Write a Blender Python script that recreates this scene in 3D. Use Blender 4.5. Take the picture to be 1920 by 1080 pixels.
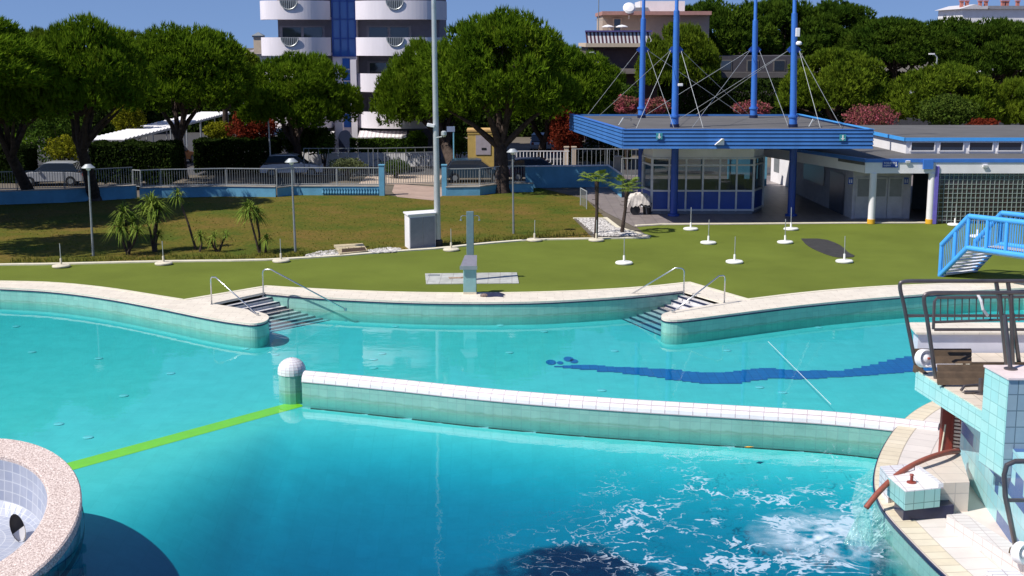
import bpy, bmesh, math, random
import numpy as np
from mathutils import Vector, Matrix, noise
from mathutils.geometry import delaunay_2d_cdt
random.seed(7); RNG = np.random.default_rng(7)
scn = bpy.context.scene
for o in list(bpy.data.objects): bpy.data.objects.remove(o)
R = math.radians
# ---------------------------------------------------------------- camera
CAM_H, FOC, PITCH = 8.9, 2460.0, math.atan(465/2460)
cd = bpy.data.cameras.new('camera'); cam = bpy.data.objects.new('camera', cd); scn.collection.objects.link(cam)
cam.location = (0, 0, CAM_H); cam.rotation_euler = (math.pi/2-PITCH, 0, 0)
cd.sensor_width = 36; cd.lens = 36*FOC/1920; cd.clip_start = 0.5; cd.clip_end = 3000
scn.camera = cam
# ---------------------------------------------------------------- light
SUN_EL, SUN_AZ = 51.0, 27.0          # shadows run 27 degrees off +X, away from the viewer
sl = bpy.data.lights.new('sun', 'SUN'); sl.energy = 5.0; sl.angle = R(0.5); sl.color = (1, .955, .88)
so = bpy.data.objects.new('sun', sl); scn.collection.objects.link(so)
sdir = Vector((-math.cos(R(SUN_AZ))*math.cos(R(SUN_EL)), -math.sin(R(SUN_AZ))*math.cos(R(SUN_EL)), math.sin(R(SUN_EL))))
so.rotation_euler = sdir.to_track_quat('Z', 'Y').to_euler(); so.location = sdir*60
w = bpy.data.worlds.new('World'); scn.world = w; w.use_nodes = True
nt = w.node_tree; nt.nodes.clear()
sky = nt.nodes.new('ShaderNodeTexSky'); sky.sky_type = 'NISHITA'; sky.sun_disc = False
sky.sun_elevation = R(SUN_EL); sky.sun_rotation = math.atan2(sdir.x, sdir.y)
sky.air_density = 1.0; sky.dust_density = 0.2; sky.ozone_density = 2.5
tc = nt.nodes.new('ShaderNodeTexCoord'); mp = nt.nodes.new('ShaderNodeMapping'); mp.inputs['Location'].default_value = (0, 0, .22)
bg = nt.nodes.new('ShaderNodeBackground'); bg.inputs[1].default_value = 0.10
tint = nt.nodes.new('ShaderNodeMix'); tint.data_type = 'RGBA'; tint.blend_type = 'MULTIPLY'; tint.inputs[0].default_value = 1
tint.inputs[7].default_value = (.90, .94, 1.12, 1)
ow = nt.nodes.new('ShaderNodeOutputWorld')
nt.links.new(tc.outputs['Generated'], mp.inputs[0]); nt.links.new(mp.outputs[0], sky.inputs[0])
nt.links.new(sky.outputs[0], tint.inputs[6]); nt.links.new(tint.outputs[2], bg.inputs[0]); nt.links.new(bg.outputs[0], ow.inputs[0])
scn.view_settings.view_transform = 'Standard'; scn.view_settings.look = 'None'
scn.view_settings.exposure = 0.14; scn.view_settings.gamma = 1
scn.render.engine = 'CYCLES'
scn.cycles.transparent_max_bounces = 24; scn.cycles.max_bounces = 8; scn.cycles.sample_clamp_indirect = 4

# ---------------------------------------------------------------- pixel -> place
def ray(px, py):
    c, s = math.cos(PITCH), math.sin(PITCH)
    v = 540-py
    return Vector((px-960, FOC*c+v*s, -FOC*s+v*c))
def G(px, py, z=0.0):
    d = ray(px, py); t = (z-CAM_H)/d.z
    return Vector((d.x*t, d.y*t, z))
def P(px, py, Y):
    d = ray(px, py); t = Y/d.y
    return Vector((d.x*t, Y, CAM_H+d.z*t))
def X(px, Y, py=300): return P(px, py, Y).x
def Z(py, Y): return P(960, py, Y).z

# ---------------------------------------------------------------- mesh builder
ORG = {}
def cdt(loops):
    co = []; ed = []; fc = []
    for l in loops:
        n0 = len(co); co += [Vector((p[0],p[1])) for p in l]; k = len(l); ed += [(n0+i, n0+(i+1)%k) for i in range(k)]
        if len(loops) == 1: fc.append(list(range(n0, n0+k)))
    r = delaunay_2d_cdt(co, [] if fc else ed, fc, 1 if len(loops) == 1 else 4, 1e-5)
    vs = [(v.x, v.y) for v in r[0]]; out = []
    for t in r[2]:
        a, b, c = vs[t[0]], vs[t[1]], vs[t[2]]
        ok = (b[0]-a[0])*(c[1]-a[1])-(b[1]-a[1])*(c[0]-a[0]) > 0
        out.append(tuple(t) if ok else tuple(t)[::-1])
    return vs, out
class MB:
    def __init__(s): s.v = []; s.f = []; s.uv = {}
    def add(s, vs, fs):
        n = len(s.v); s.v += [tuple(p) for p in vs]; s.f += [tuple(i+n for i in f) for f in fs]; return s
    def box(s, x0, x1, y0, y1, z0, z1):
        return s.add([(x0,y0,z0),(x1,y0,z0),(x1,y1,z0),(x0,y1,z0),(x0,y0,z1),(x1,y0,z1),(x1,y1,z1),(x0,y1,z1)],
                     [(0,3,2,1),(4,5,6,7),(0,1,5,4),(1,2,6,5),(2,3,7,6),(3,0,4,7)])
    def obox(s, c, sx, sy, sz, rz=0, rx=0, ry=0):      # centred oriented box
        m = Matrix.Rotation(rz,3,'Z') @ Matrix.Rotation(ry,3,'Y') @ Matrix.Rotation(rx,3,'X'); c = Vector(c)
        vs = [c + m @ Vector((a*sx/2, b*sy/2, d*sz/2)) for d in (-1,1) for a, b in ((-1,-1),(1,-1),(1,1),(-1,1))]
        return s.add(vs, [(0,3,2,1),(4,5,6,7),(0,1,5,4),(1,2,6,5),(2,3,7,6),(3,0,4,7)])
    def beam(s, a, b, w, h):                            # rectangular bar a -> b
        a, b = Vector(a), Vector(b); d = (b-a).normalized()
        up = Vector((0,0,1)) if abs(d.z) < .95 else Vector((0,1,0))
        x = d.cross(up).normalized(); u = x.cross(d).normalized()
        vs = [p + x*i*w/2 + u*j*h/2 for p in (a, b) for i, j in ((-1,-1),(1,-1),(1,1),(-1,1))]
        return s.add(vs, [(0,1,2,3),(7,6,5,4),(0,4,5,1),(1,5,6,2),(2,6,7,3),(3,7,4,0)])
    def prism(s, pts, z0, z1):
        n = len(pts); ar = sum(pts[i][0]*pts[(i+1)%n][1]-pts[(i+1)%n][0]*pts[i][1] for i in range(n))
        if ar < 0: pts = list(pts)[::-1]
        if n == 4 and all((pts[(i+1)%4][0]-pts[i][0])*(pts[(i+2)%4][1]-pts[(i+1)%4][1])-(pts[(i+1)%4][1]-pts[i][1])*(pts[(i+2)%4][0]-pts[(i+1)%4][0]) > 0 for i in range(4)):
            vs = [(p[0],p[1]) for p in pts]; tri = [(0,1,2,3)]
        else: vs, tri = cdt([pts])
        m = len(vs)
        s.add([(x,y,z0) for x,y in vs]+[(x,y,z1) for x,y in vs], [tuple(i+m for i in t) for t in tri]+[tuple(t)[::-1] for t in tri])
        return s.add([(p[0],p[1],z0) for p in pts]+[(p[0],p[1],z1) for p in pts], [(i,(i+1)%n,(i+1)%n+n,i+n) for i in range(n)])
    def sheet(s, pts, z, holes=()):
        vs, tri = cdt([pts]+list(holes))
        return s.add([(x,y,z) for x,y in vs], tri)
    def tube(s, path, r, n=8, closed=False):
        path = [Vector(p) for p in path]; k = len(path)
        rr = r if isinstance(r, (list, tuple)) else [r]*k
        rings = []; prev = None
        for i, p in enumerate(path):
            if closed: d = path[(i+1)%k]-path[i-1]
            else: d = path[min(i+1,k-1)]-path[max(i-1,0)]
            d.normalize()
            if prev is None:
                a = Vector((0,0,1)) if abs(d.z) < .9 else Vector((1,0,0)); x = d.cross(a).normalized()
            else: x = (prev - d*prev.dot(d)).normalized()
            prev = x; y = d.cross(x)
            rings.append([p + (x*math.cos(2*math.pi*j/n)+y*math.sin(2*math.pi*j/n))*rr[i] for j in range(n)])
        vs = [q for g in rings for q in g]; fs = []
        m = k if closed else k-1
        for i in range(m):
            for j in range(n):
                a, b = i*n+j, i*n+(j+1)%n; c, d2 = ((i+1)%k)*n+(j+1)%n, ((i+1)%k)*n+j
                fs.append((a,b,c,d2))
        if not closed: fs += [tuple(range(n))[::-1], tuple((k-1)*n+j for j in range(n))]
        return s.add(vs, fs)
    def lathe(s, prof, c=(0,0,0), n=24, sx=1, sy=1):
        vs = []; fs = []; k = len(prof)
        for r, z in prof:
            for j in range(n):
                a = 2*math.pi*j/n; vs.append((c[0]+r*sx*math.cos(a), c[1]+r*sy*math.sin(a), c[2]+z))
        for i in range(k-1):
            for j in range(n):
                fs.append((i*n+j, i*n+(j+1)%n, (i+1)*n+(j+1)%n, (i+1)*n+j))
        fs += [tuple(range(n))[::-1], tuple((k-1)*n+j for j in range(n))]
        return s.add(vs, fs)
    def strip(s, path, z0, z1, closed=False, u0=0, flip=False):   # vertical wall with running UV
        k = len(path); u = u0
        z0l = z0 if isinstance(z0, (list,tuple)) else [z0]*k; z1l = z1 if isinstance(z1, (list,tuple)) else [z1]*k
        for i in range(k if closed else k-1):
            a, b = path[i], path[(i+1)%k]; j = (i+1)%k
            L = math.hypot(b[0]-a[0], b[1]-a[1])
            n = len(s.v); s.v += [(a[0],a[1],z0l[i]),(b[0],b[1],z0l[j]),(b[0],b[1],z1l[j]),(a[0],a[1],z1l[i])]
            uv = [(u,z0l[i]),(u+L,z0l[j]),(u+L,z1l[j]),(u,z1l[i])]
            f = (n,n+1,n+2,n+3)
            if flip: f = f[::-1]; uv = uv[::-1]
            s.uv[len(s.f)] = uv; s.f.append(f); u += L
        return s
    def quad(s, a, b, c, d, uv=None):
        n = len(s.v); s.v += [tuple(a),tuple(b),tuple(c),tuple(d)]
        if uv: s.uv[len(s.f)] = uv
        s.f.append((n,n+1,n+2,n+3)); return s
    def build(s, name, mat, parent=None, smooth=False, origin=None, label=None, bevel=0):
        if parent is not None: o0 = ORG[parent.name]
        elif origin is not None: o0 = Vector(origin)
        else:
            a = np.array(s.v); o0 = Vector(((a[:,0].min()+a[:,0].max())/2, (a[:,1].min()+a[:,1].max())/2, a[:,2].min()))
        me = bpy.data.meshes.new(name); va = np.array(s.v, dtype=float)-np.array(o0)
        me.from_pydata(va.tolist(), [], s.f)
        if len(s.f) < 60000:
            ul = me.uv_layers.new(name='UVMap'); dat = np.zeros((len(me.loops), 2))
            for pi, p in enumerate(me.polygons):
                if pi in s.uv: dat[p.loop_start:p.loop_start+p.loop_total] = s.uv[pi]; continue
                nrm = p.normal
                for k2 in range(p.loop_total):
                    q = s.v[s.f[pi][k2]]
                    if abs(nrm.z) > .7: dat[p.loop_start+k2] = (q[0], q[1])
                    else:
                        h = math.hypot(nrm.x, nrm.y) or 1
                        dat[p.loop_start+k2] = ((-nrm.y*q[0]+nrm.x*q[1])/h, q[2])
            ul.data.foreach_set('uv', dat.ravel())
        me.materials.append(mat)
        if smooth: me.polygons.foreach_set('use_smooth', [True]*len(me.polygons))
        me.update()
        ob = bpy.data.objects.new(name, me); scn.collection.objects.link(ob)
        if parent is not None: ob.parent = parent
        else: ob.location = o0
        ORG[ob.name] = o0
        if label: ob['label'] = label
        if bevel:
            b = ob.modifiers.new('Bevel', 'BEVEL'); b.width = bevel; b.segments = 2; b.limit_method = 'ANGLE'
        if smooth == 'auto':
            try: me.polygons.foreach_set('use_smooth', [True]*len(me.polygons)); me.set_sharp_from_angle(angle=R(35))
            except Exception: pass
        return ob
def thing(name, label, cat, loc, group=None, rz=0):
    o = bpy.data.objects.new(name, None); scn.collection.objects.link(o); o.location = loc; o.rotation_euler.z = rz
    o.empty_display_size = .2; o['label'] = label; o['category'] = cat
    if group: o['group'] = group
    ORG[o.name] = Vector(loc); return o
def tag(o, label, cat, group=None):
    o['label'] = label; o['category'] = cat
    if group: o['group'] = group
    return o
def kind(o, k): o['kind'] = k; return o
def copy_tree(o, parent=None):
    c = o.copy(); scn.collection.objects.link(c); c.parent = parent; ORG[c.name] = ORG[o.name]
    for ch in list(o.children): copy_tree(ch, c)
    return c

# ---------------------------------------------------------------- materials
def _new(name):
    m = bpy.data.materials.new(name); m.use_nodes = True; n = m.node_tree
    return m, n, n.nodes['Principled BSDF'], n.nodes['Material Output']
def N(n, t, **k):
    x = n.nodes.new(t)
    for a, b in k.items(): setattr(x, a, b)
    return x
def ramp(n, stops):
    r = N(n, 'ShaderNodeValToRGB'); e = r.color_ramp.elements
    while len(e) < len(stops): e.new(.5)
    for q, (p, c) in zip(e, stops): q.position = p; q.color = (*c, 1)
    return r
def mat(name, col, rough=.6, metal=0, var=.12, scale=3.0, bump=0, col2=None, bscale=None, coord='Object', detail=6, spec=.5, streak=0):
    m, n, b, o = _new(name)
    tcn = N(n, 'ShaderNodeTexCoord'); nz = N(n, 'ShaderNodeTexNoise'); nz.inputs['Scale'].default_value = scale; nz.inputs['Detail'].default_value = detail
    nz.inputs['Roughness'].default_value = .65
    if streak:
        mpn = N(n, 'ShaderNodeMapping'); mpn.inputs['Scale'].default_value = (1,1,streak); n.links.new(tcn.outputs[coord], mpn.inputs[0]); n.links.new(mpn.outputs[0], nz.inputs[0])
    else: n.links.new(tcn.outputs[coord], nz.inputs[0])
    c = np.array(col); a = c*(1-var); d = np.minimum(c*(1+var), .95) if col2 is None else np.array(col2)
    rp = ramp(n, [(.32, a), (.68, d)]); n.links.new(nz.outputs[0], rp.inputs[0]); n.links.new(rp.outputs[0], b.inputs['Base Color'])
    b.inputs['Roughness'].default_value = rough; b.inputs['Metallic'].default_value = metal; b.inputs['Specular IOR Level'].default_value = spec
    if bump:
        n2 = N(n, 'ShaderNodeTexNoise'); n2.inputs['Scale'].default_value = bscale or scale*6; n2.inputs['Detail'].default_value = 4
        n.links.new(tcn.outputs[coord], n2.inputs[0]); bm_ = N(n, 'ShaderNodeBump'); bm_.inputs['Strength'].default_value = bump; bm_.inputs['Distance'].default_value = .02
        n.links.new(n2.outputs[0], bm_.inputs['Height']); n.links.new(bm_.outputs[0], b.inputs['Normal'])
    return m
def tile(name, c1, c2, mortar, w, h, ms=.012, rough=.25, bias=0, offset=0, dirt=.15, bump=.25, spec=.5):
    m, n, b, o = _new(name)
    uv = N(n, 'ShaderNodeTexCoord'); br = N(n, 'ShaderNodeTexBrick'); br.offset = offset; br.squash = 1
    n.links.new(uv.outputs['UV'], br.inputs[0])
    br.inputs['Color1'].default_value = (*c1,1); br.inputs['Color2'].default_value = (*c2,1); br.inputs['Mortar'].default_value = (*mortar,1)
    br.inputs['Scale'].default_value = 1; br.inputs['Mortar Size'].default_value = ms; br.inputs['Mortar Smooth'].default_value = .1
    br.inputs['Bias'].default_value = bias; br.inputs['Brick Width'].default_value = w; br.inputs['Row Height'].default_value = h
    nz = N(n, 'ShaderNodeTexNoise'); nz.inputs['Scale'].default_value = 1.7; nz.inputs['Detail'].default_value = 8; nz.inputs['Roughness'].default_value = .7
    n.links.new(uv.outputs['Object'], nz.inputs[0])
    rp = ramp(n, [(.3, (1-dirt,)*3), (.62, (1,1,1))]); n.links.new(nz.outputs[0], rp.inputs[0])
    mx = N(n, 'ShaderNodeMix', data_type='RGBA', blend_type='MULTIPLY'); mx.inputs[0].default_value = 1
    n.links.new(br.outputs[0], mx.inputs[6]); n.links.new(rp.outputs[0], mx.inputs[7]); n.links.new(mx.outputs[2], b.inputs['Base Color'])
    b.inputs['Roughness'].default_value = rough; b.inputs['Specular IOR Level'].default_value = spec
    bp = N(n, 'ShaderNodeBump'); bp.invert = True; bp.inputs['Strength'].default_value = bump; bp.inputs['Distance'].default_value = .01
    n.links.new(br.outputs['Fac'], bp.inputs['Height']); n.links.new(bp.outputs[0], b.inputs['Normal'])
    return m
def leafmat(name, c1, c2, scale=.9, transl=.25, c3=None):
    m, n, b, o = _new(name); n.nodes.remove(b)
    tcn = N(n, 'ShaderNodeTexCoord'); nz = N(n, 'ShaderNodeTexNoise'); nz.inputs['Scale'].default_value = scale; nz.inputs['Detail'].default_value = 5; nz.inputs['Roughness'].default_value = .7
    n.links.new(tcn.outputs['Object'], nz.inputs[0])
    st = [(.36, c1), (.62, c2)] + ([(.75, c3)] if c3 else [])
    rp = ramp(n, st); n.links.new(nz.outputs[0], rp.inputs[0])
    d = N(n, 'ShaderNodeBsdfDiffuse'); t = N(n, 'ShaderNodeBsdfTranslucent'); mx = N(n, 'ShaderNodeMixShader'); mx.inputs[0].default_value = transl
    n.links.new(rp.outputs[0], d.inputs[0]); n.links.new(rp.outputs[0], t.inputs[0]); n.links.new(d.outputs[0], mx.inputs[1]); n.links.new(t.outputs[0], mx.inputs[2])
    n.links.new(mx.outputs[0], o.inputs[0]); return m
def glassmat(name, col=(.02,.03,.04), rough=.03, alpha=.35):
    m, n, b, o = _new(name)
    b.inputs['Base Color'].default_value = (*col,1); b.inputs['Roughness'].default_value = rough; b.inputs['Specular IOR Level'].default_value = .8
    t = N(n, 'ShaderNodeBsdfTransparent'); t.inputs[0].default_value = (.75,.85,.88,1); mx = N(n, 'ShaderNodeMixShader'); mx.inputs[0].default_value = alpha
    n.links.new(b.outputs[0], mx.inputs[1]); n.links.new(t.outputs[0], mx.inputs[2]); n.links.new(mx.outputs[0], o.inputs[0]); return m
M = {}
M['turf'] = mat('turf', (.132,.165,.026), .9, var=.15, scale=.22, bump=.6, bscale=60, detail=10, spec=.1)
M['asphalt'] = mat('asphalt', (.075,.072,.075), .9, var=.25, scale=.5, bump=.2, bscale=40)
M['concrete'] = mat('concrete', (.42,.38,.33), .85, var=.15, scale=1.2, bump=.2)
M['coping'] = tile('coping_stone', (.80,.72,.60), (.75,.67,.56), (.58,.50,.41), .60, .30, .008, .6, offset=.5, dirt=.16)
M['copingtrim'] = mat('coping_trim', (.70,.64,.50), .7, var=.12)
M['navy'] = mat('navy_trim', (.012,.018,.06), .3)
M['pooltile'] = tile('pool_wall_tile', (.22,.46,.40), (.26,.50,.43), (.22,.42,.38), .25, .25, .010, .22, dirt=.18)
def scum(m, z0=-.46, hw=.045, tone=(.50,.56,.44)):
    n = m.node_tree; b = n.nodes['Principled BSDF']; src = b.inputs['Base Color'].links[0].from_socket
    ge = N(n,'ShaderNodeNewGeometry'); sx = N(n,'ShaderNodeSeparateXYZ'); n.links.new(ge.outputs['Position'], sx.inputs[0])
    nz = N(n,'ShaderNodeTexNoise'); nz.inputs['Scale'].default_value = 3; nz.inputs['Detail'].default_value = 6; n.links.new(ge.outputs['Position'], nz.inputs[0])
    a = N(n,'ShaderNodeMath',operation='MULTIPLY_ADD'); a.inputs[1].default_value = .12; n.links.new(nz.outputs[0], a.inputs[0]); n.links.new(sx.outputs['Z'], a.inputs[2])
    s = N(n,'ShaderNodeMath',operation='SUBTRACT'); s.inputs[1].default_value = z0+.06; n.links.new(a.outputs[0], s.inputs[0])
    ab = N(n,'ShaderNodeMath',operation='ABSOLUTE'); n.links.new(s.outputs[0], ab.inputs[0])
    mr = N(n,'ShaderNodeMapRange'); mr.inputs[1].default_value = 0; mr.inputs[2].default_value = hw; mr.inputs[3].default_value = .55; mr.inputs[4].default_value = 0; n.links.new(ab.outputs[0], mr.inputs[0])
    mx = N(n,'ShaderNodeMix',data_type='RGBA',blend_type='MULTIPLY'); n.links.new(mr.outputs[0], mx.inputs[0]); n.links.new(src, mx.inputs[6]); mx.inputs[7].default_value = (*tone,1); n.links.new(mx.outputs[2], b.inputs['Base Color'])
scum(M['pooltile'])
M['whitetile'] = tile('white_tile', (.80,.77,.78), (.72,.70,.72), (.50,.42,.44), .26, .13, .012, .25, dirt=.10)
M['steptile'] = tile('step_tile', (.72,.69,.68), (.62,.60,.60), (.45,.42,.42), .3, .3, .010, .35, dirt=.12)
M['steel'] = mat('steel', (.55,.55,.56), .25, metal=.9, var=.08)
M['darksteel'] = mat('dark_steel', (.16,.14,.14), .35, metal=.7, var=.15)
M['greymetal'] = mat('grey_metal', (.25,.27,.28), .5, metal=.3)
M['galv'] = mat('galvanised', (.48,.50,.50), .45, metal=.4, var=.1)
M['white'] = mat('white_paint', (.78,.76,.77), .6, var=.06, scale=1.2)
M['offwhite'] = mat('offwhite_concrete', (.60,.54,.42), .8, var=.15, scale=6, bump=.15)
M['blue'] = mat('blue_paint', (.045,.17,.55), .4, var=.08)
M['fascia'] = mat('fascia_blue', (.045,.155,.42), .45, var=.12, scale=1.5, streak=.3)
M['dkblue'] = mat('dark_blue_paint', (.02,.07,.34), .4, var=.1)
M['ltblue'] = mat('light_blue_paint', (.07,.36,.82), .35, var=.06)
M['wallblue'] = mat('pale_blue_wall', (.12,.34,.50), .8, var=.14, scale=1.5, bump=.1)
M['lilac'] = mat('lilac_render', (.76,.71,.76), .8, var=.06, scale=.8, streak=.25)
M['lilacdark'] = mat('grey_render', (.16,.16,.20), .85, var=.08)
M['glass'] = glassmat('dark_glass', (.03,.04,.06), .04, .0)
M['seeglass'] = glassmat('see_through_glass', (.015,.03,.03), .03, .38)
M['blueglass'] = glassmat('blue_glass', (.035,.12,.42), .08, .0)
M['brown'] = mat('brown_wood', (.085,.055,.032), .6, var=.3, scale=4)
M['bark'] = mat('bark', (.065,.048,.04), .95, var=.45, scale=4, bump=.9, bscale=9, spec=.1)
M['roofgrey'] = mat('grey_roof_felt', (.105,.10,.098), .9, var=.18, scale=.5, bump=.1)
M['yellow'] = mat('yellow_paint', (.78,.42,.03), .5)
M['ochre'] = mat('ochre_paint', (.52,.36,.10), .6, var=.12)
M['red'] = mat('red_paint', (.26,.045,.03), .5, var=.2)
M['hose'] = mat('red_brown_hose', (.27,.07,.045), .5, var=.2, scale=8)
M['cream'] = mat('cream_render', (.58,.47,.36), .85, var=.08)
M['black'] = mat('black_plastic', (.012,.012,.014), .5)
M['rubbermat'] = mat('dark_rubber_mat', (.035,.033,.032), .9, var=.3, scale=2)
M['cloth'] = mat('dark_blue_cloth', (.015,.02,.06), .95)
M['bollard'] = mat('grey_tarp', (.55,.50,.46), .8, var=.3, scale=3, bump=.3)
# ================================================================ GROUND, POOL
WZ = -0.5                                   # water level
O = [(0,528),(100,530),(200,540),(300,556),(345,563),(420,550),(500,537),(560,541),(700,548),(880,551),(1050,548),(1200,540),(1292,530),(1350,547),(1402,562),(1500,550),(1600,541),(1700,535),(1840,531),(2000,533)]
I1 = [(0,540),(100,545),(200,558),(300,577),(400,598),(455,606),(475,608),(492,606),(502,601),(505,595),(500,590),(480,584),(440,577),(397,570)]
I2 = [(497,549),(520,551),(560,555),(650,561),(760,566),(880,568),(1000,567),(1100,562),(1200,555),(1283,546)]
I3 = [(1359,568),(1320,574),(1270,582),(1247,587),(1239,592),(1241,598),(1252,601),(1280,601),(1350,592),(1420,583),(1500,573),(1600,563),(1700,555),(1830,545),(1920,541)]
def smooth(pts, n=3):                        # Chaikin, end points kept
    for _ in range(n):
        q = [pts[0]]
        for a, b in zip(pts, pts[1:]): q += [a*.75+b*.25, a*.25+b*.75]
        pts = q+[pts[-1]]
    return pts
Ow = [G(*p) for p in O]
def seg(px, a=2): return [G(*p) for p in px]
I1w = smooth(seg(I1), 2); I2w = smooth(seg(I2), 2); I3w = smooth(seg(I3), 2)
# keep corners of the turf edge at the two stairs
def part(a, b): return smooth(Ow[a:b], 2)
Ow = part(0,5)[:-1]+[Ow[4]]+[Ow[6]]+part(6,13)[1:]+[Ow[14]]+part(14,20)
XL, XR, YN = -34.0, 34.0, 4.0
Oall = [Vector((XL,Ow[0].y+1,0))]+Ow+[Vector((XR,Ow[-1].y-3,0))]
Iall = [Vector((XL,I1w[0].y+1,0))]+I1w+I2w+I3w+[Vector((XR,I3w[-1].y-3,0))]
hole = Oall+[Vector((XR,YN,0)),Vector((XL,YN,0))]
mg = MB(); mg.sheet([(p.x,p.y) for p in Oall]+[(900,Oall[-1].y),(900,1500),(-900,1500),(-900,Oall[0].y)], -0.008)
mg.sheet([(-900,-200),(XL,-200),(XL,Oall[0].y),(-900,Oall[0].y)], -0.008); mg.sheet([(XR,-200),(900,-200),(900,Oall[-1].y),(XR,Oall[-1].y)], -0.008); mg.sheet([(XL,-200),(XR,-200),(XR,YN),(XL,YN)], -0.008)
ground = kind(mg.build('ground', mat('dry_ground', (.12,.10,.075), .95, var=.25, scale=.3, bump=.3, bscale=20), origin=(0,60,-.008)), 'structure')
# artificial turf
curb = [(-60,499),(0,497),(100,496),(300,491),(480,489),(560,485),(640,480),(700,475),(770,470),(830,466),(900,458),(1000,450),(1060,449),(1120,448),(1217,446)]
Cw = smooth([G(*p) for p in curb], 1)
terr = [G(1192,424), G(1240,421.5), G(1620,418.5), G(2100,417)]
tp = [Vector((XL,Cw[0].y,0))]+Cw+terr+[Vector((40,terr[-1].y,0)), Vector((40,Ow[-1].y-3,0))]+list(reversed(Oall))
mt = MB(); mt.sheet([(p.x,p.y) for p in tp], 0.0)
kind(mt.build('artificial_turf', M['turf'], origin=(0,48,0)), 'structure')
# lawn: dry, patchy
def lawnmat():
    m, n, b, o = _new('dry_lawn'); tcn = N(n,'ShaderNodeTexCoord')
    a = N(n,'ShaderNodeTexNoise'); a.inputs['Scale'].default_value=.22; a.inputs['Detail'].default_value=7; a.inputs['Roughness'].default_value=.72
    c = N(n,'ShaderNodeTexNoise'); c.inputs['Scale'].default_value=7; c.inputs['Detail'].default_value=5; c.inputs['Roughness'].default_value=.8
    n.links.new(tcn.outputs['Object'],a.inputs[0]); n.links.new(tcn.outputs['Object'],c.inputs[0])
    r1 = ramp(n,[(.38,(.066,.095,.012)),(.49,(.108,.102,.016)),(.63,(.160,.108,.028))]); n.links.new(a.outputs[0],r1.inputs[0])
    r2 = ramp(n,[(.3,(.45,.5,.4)),(.5,(1,1,1)),(.72,(1.75,1.6,1.3))]); n.links.new(c.outputs[0],r2.inputs[0])
    mx = N(n,'ShaderNodeMix',data_type='RGBA',blend_type='MULTIPLY'); mx.inputs[0].default_value=1
    n.links.new(r1.outputs[0],mx.inputs[6]); n.links.new(r2.outputs[0],mx.inputs[7]); n.links.new(mx.outputs[2],b.inputs['Base Color'])
    b.inputs['Roughness'].default_value=.95; b.inputs['Specular IOR Level'].default_value=.1
    bp=N(n,'ShaderNodeBump'); bp.inputs['Strength'].default_value=.8; bp.inputs['Distance'].default_value=.06; n.links.new(c.outputs[0],bp.inputs['Height']); n.links.new(bp.outputs[0],b.inputs['Normal'])
    return m
lp = [Vector((-60,Cw[0].y,0))]+Cw[:-1]+[G(1112,447),G(1075,410),G(1135,409),G(1098,373),G(1010,352),G(830,364),G(815,375),G(740,368),G(700,362),G(520,366),G(262,370),Vector((-60,G(0,384).y,0))]
ml = MB(); ml.sheet([(p.x,p.y) for p in lp], 0.004)
kind(ml.build('lawn', lawnmat(), origin=(-10,62,.004)), 'structure')
# concrete path from the gate, terrace under the canopy and beside the kiosk
mp_ = MB(); mp_.sheet([(p.x,p.y) for p in [G(735,360),G(745,369.5),G(812,376),G(832,366),G(836,352),G(740,345)]], 0.010)
kind(mp_.build('path', mat('gate_path',(.38,.27,.22),.9,var=.18,scale=.8,bump=.2)), 'structure')
paving = tile('terrace_paving', (.29,.25,.24), (.26,.22,.215), (.15,.13,.125), .6, .6, .012, .45, dirt=.28, bump=.15)
mp2 = MB(); mp2.sheet([(p.x,p.y) for p in [G(1135,398),G(1190,426),G(1240,422.5),G(1620,419.5),G(2100,418),G(2100,330),G(1098,330),G(1098,373)]], 0.012)
kind(mp2.build('paved_terrace', paving), 'structure')
# kerbs
def kerb(pts, w, h, name='kerb', m='copingtrim'):
    L = []; Rr = []
    for i, p in enumerate(pts):
        d = (pts[min(i+1,len(pts)-1)]-pts[max(i-1,0)]); d.z = 0; d.normalize(); nrm = Vector((-d.y,d.x,0))
        L.append(p+nrm*w/2); Rr.append(p-nrm*w/2)
    b = MB(); b.prism([(p.x,p.y) for p in L+Rr[::-1]], -.02, h)
    return kind(b.build(name, M[m], bevel=.01), 'structure')
kerb(Cw, .30, .05)
kerb([G(1192,424),G(1240,421.5),G(1620,418.5),G(2100,417)], .28, .05)
kerb([G(1075,410),G(1135,409),G(1158,427),G(1217,444)], .22, .045)
# gravel bed round the palms + pebbles beside the kerb
gravel = mat('white_gravel', (.30,.27,.25), .9, scale=9, var=.5, col2=(.78,.74,.70), bump=.9, bscale=14, detail=3)
def pebbles(poly, n, z=.0, smin=.03, smax=.08, name='gravel_bed'):
    b = MB(); b.sheet([(p.x,p.y) for p in poly], .016)
    xs = [p.x for p in poly]; ys = [p.y for p in poly]; c = 0
    ico = bmesh.new(); bmesh.ops.create_icosphere(ico, subdivisions=1, radius=1); iv = [v.co.copy() for v in ico.verts]; fi = [tuple(v.index for v in f.verts) for f in ico.faces]; ico.free()
    def inside(x, y):
        r = False; j = len(poly)-1
        for i in range(len(poly)):
            if (poly[i].y > y) != (poly[j].y > y) and x < (poly[j].x-poly[i].x)*(y-poly[i].y)/(poly[j].y-poly[i].y)+poly[i].x: r = not r
            j = i
        return r
    while c < n:
        x = random.uniform(min(xs),max(xs)); y = random.uniform(min(ys),max(ys))
        if not inside(x,y): continue
        s = random.uniform(smin,smax); a = random.random()*6
        b.add([(x+(v.x*math.cos(a)-v.y*math.sin(a))*s*1.3, y+(v.x*math.sin(a)+v.y*math.cos(a))*s, .018+v.z*s*.6+s*.3) for v in iv], fi); c += 1
    return kind(b.build(name, gravel), 'stuff')
pebbles([G(1082,411),G(1130,410.5),G(1152,427),G(1203,442.5),G(1120,444),G(1098,425)], 1500)
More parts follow.
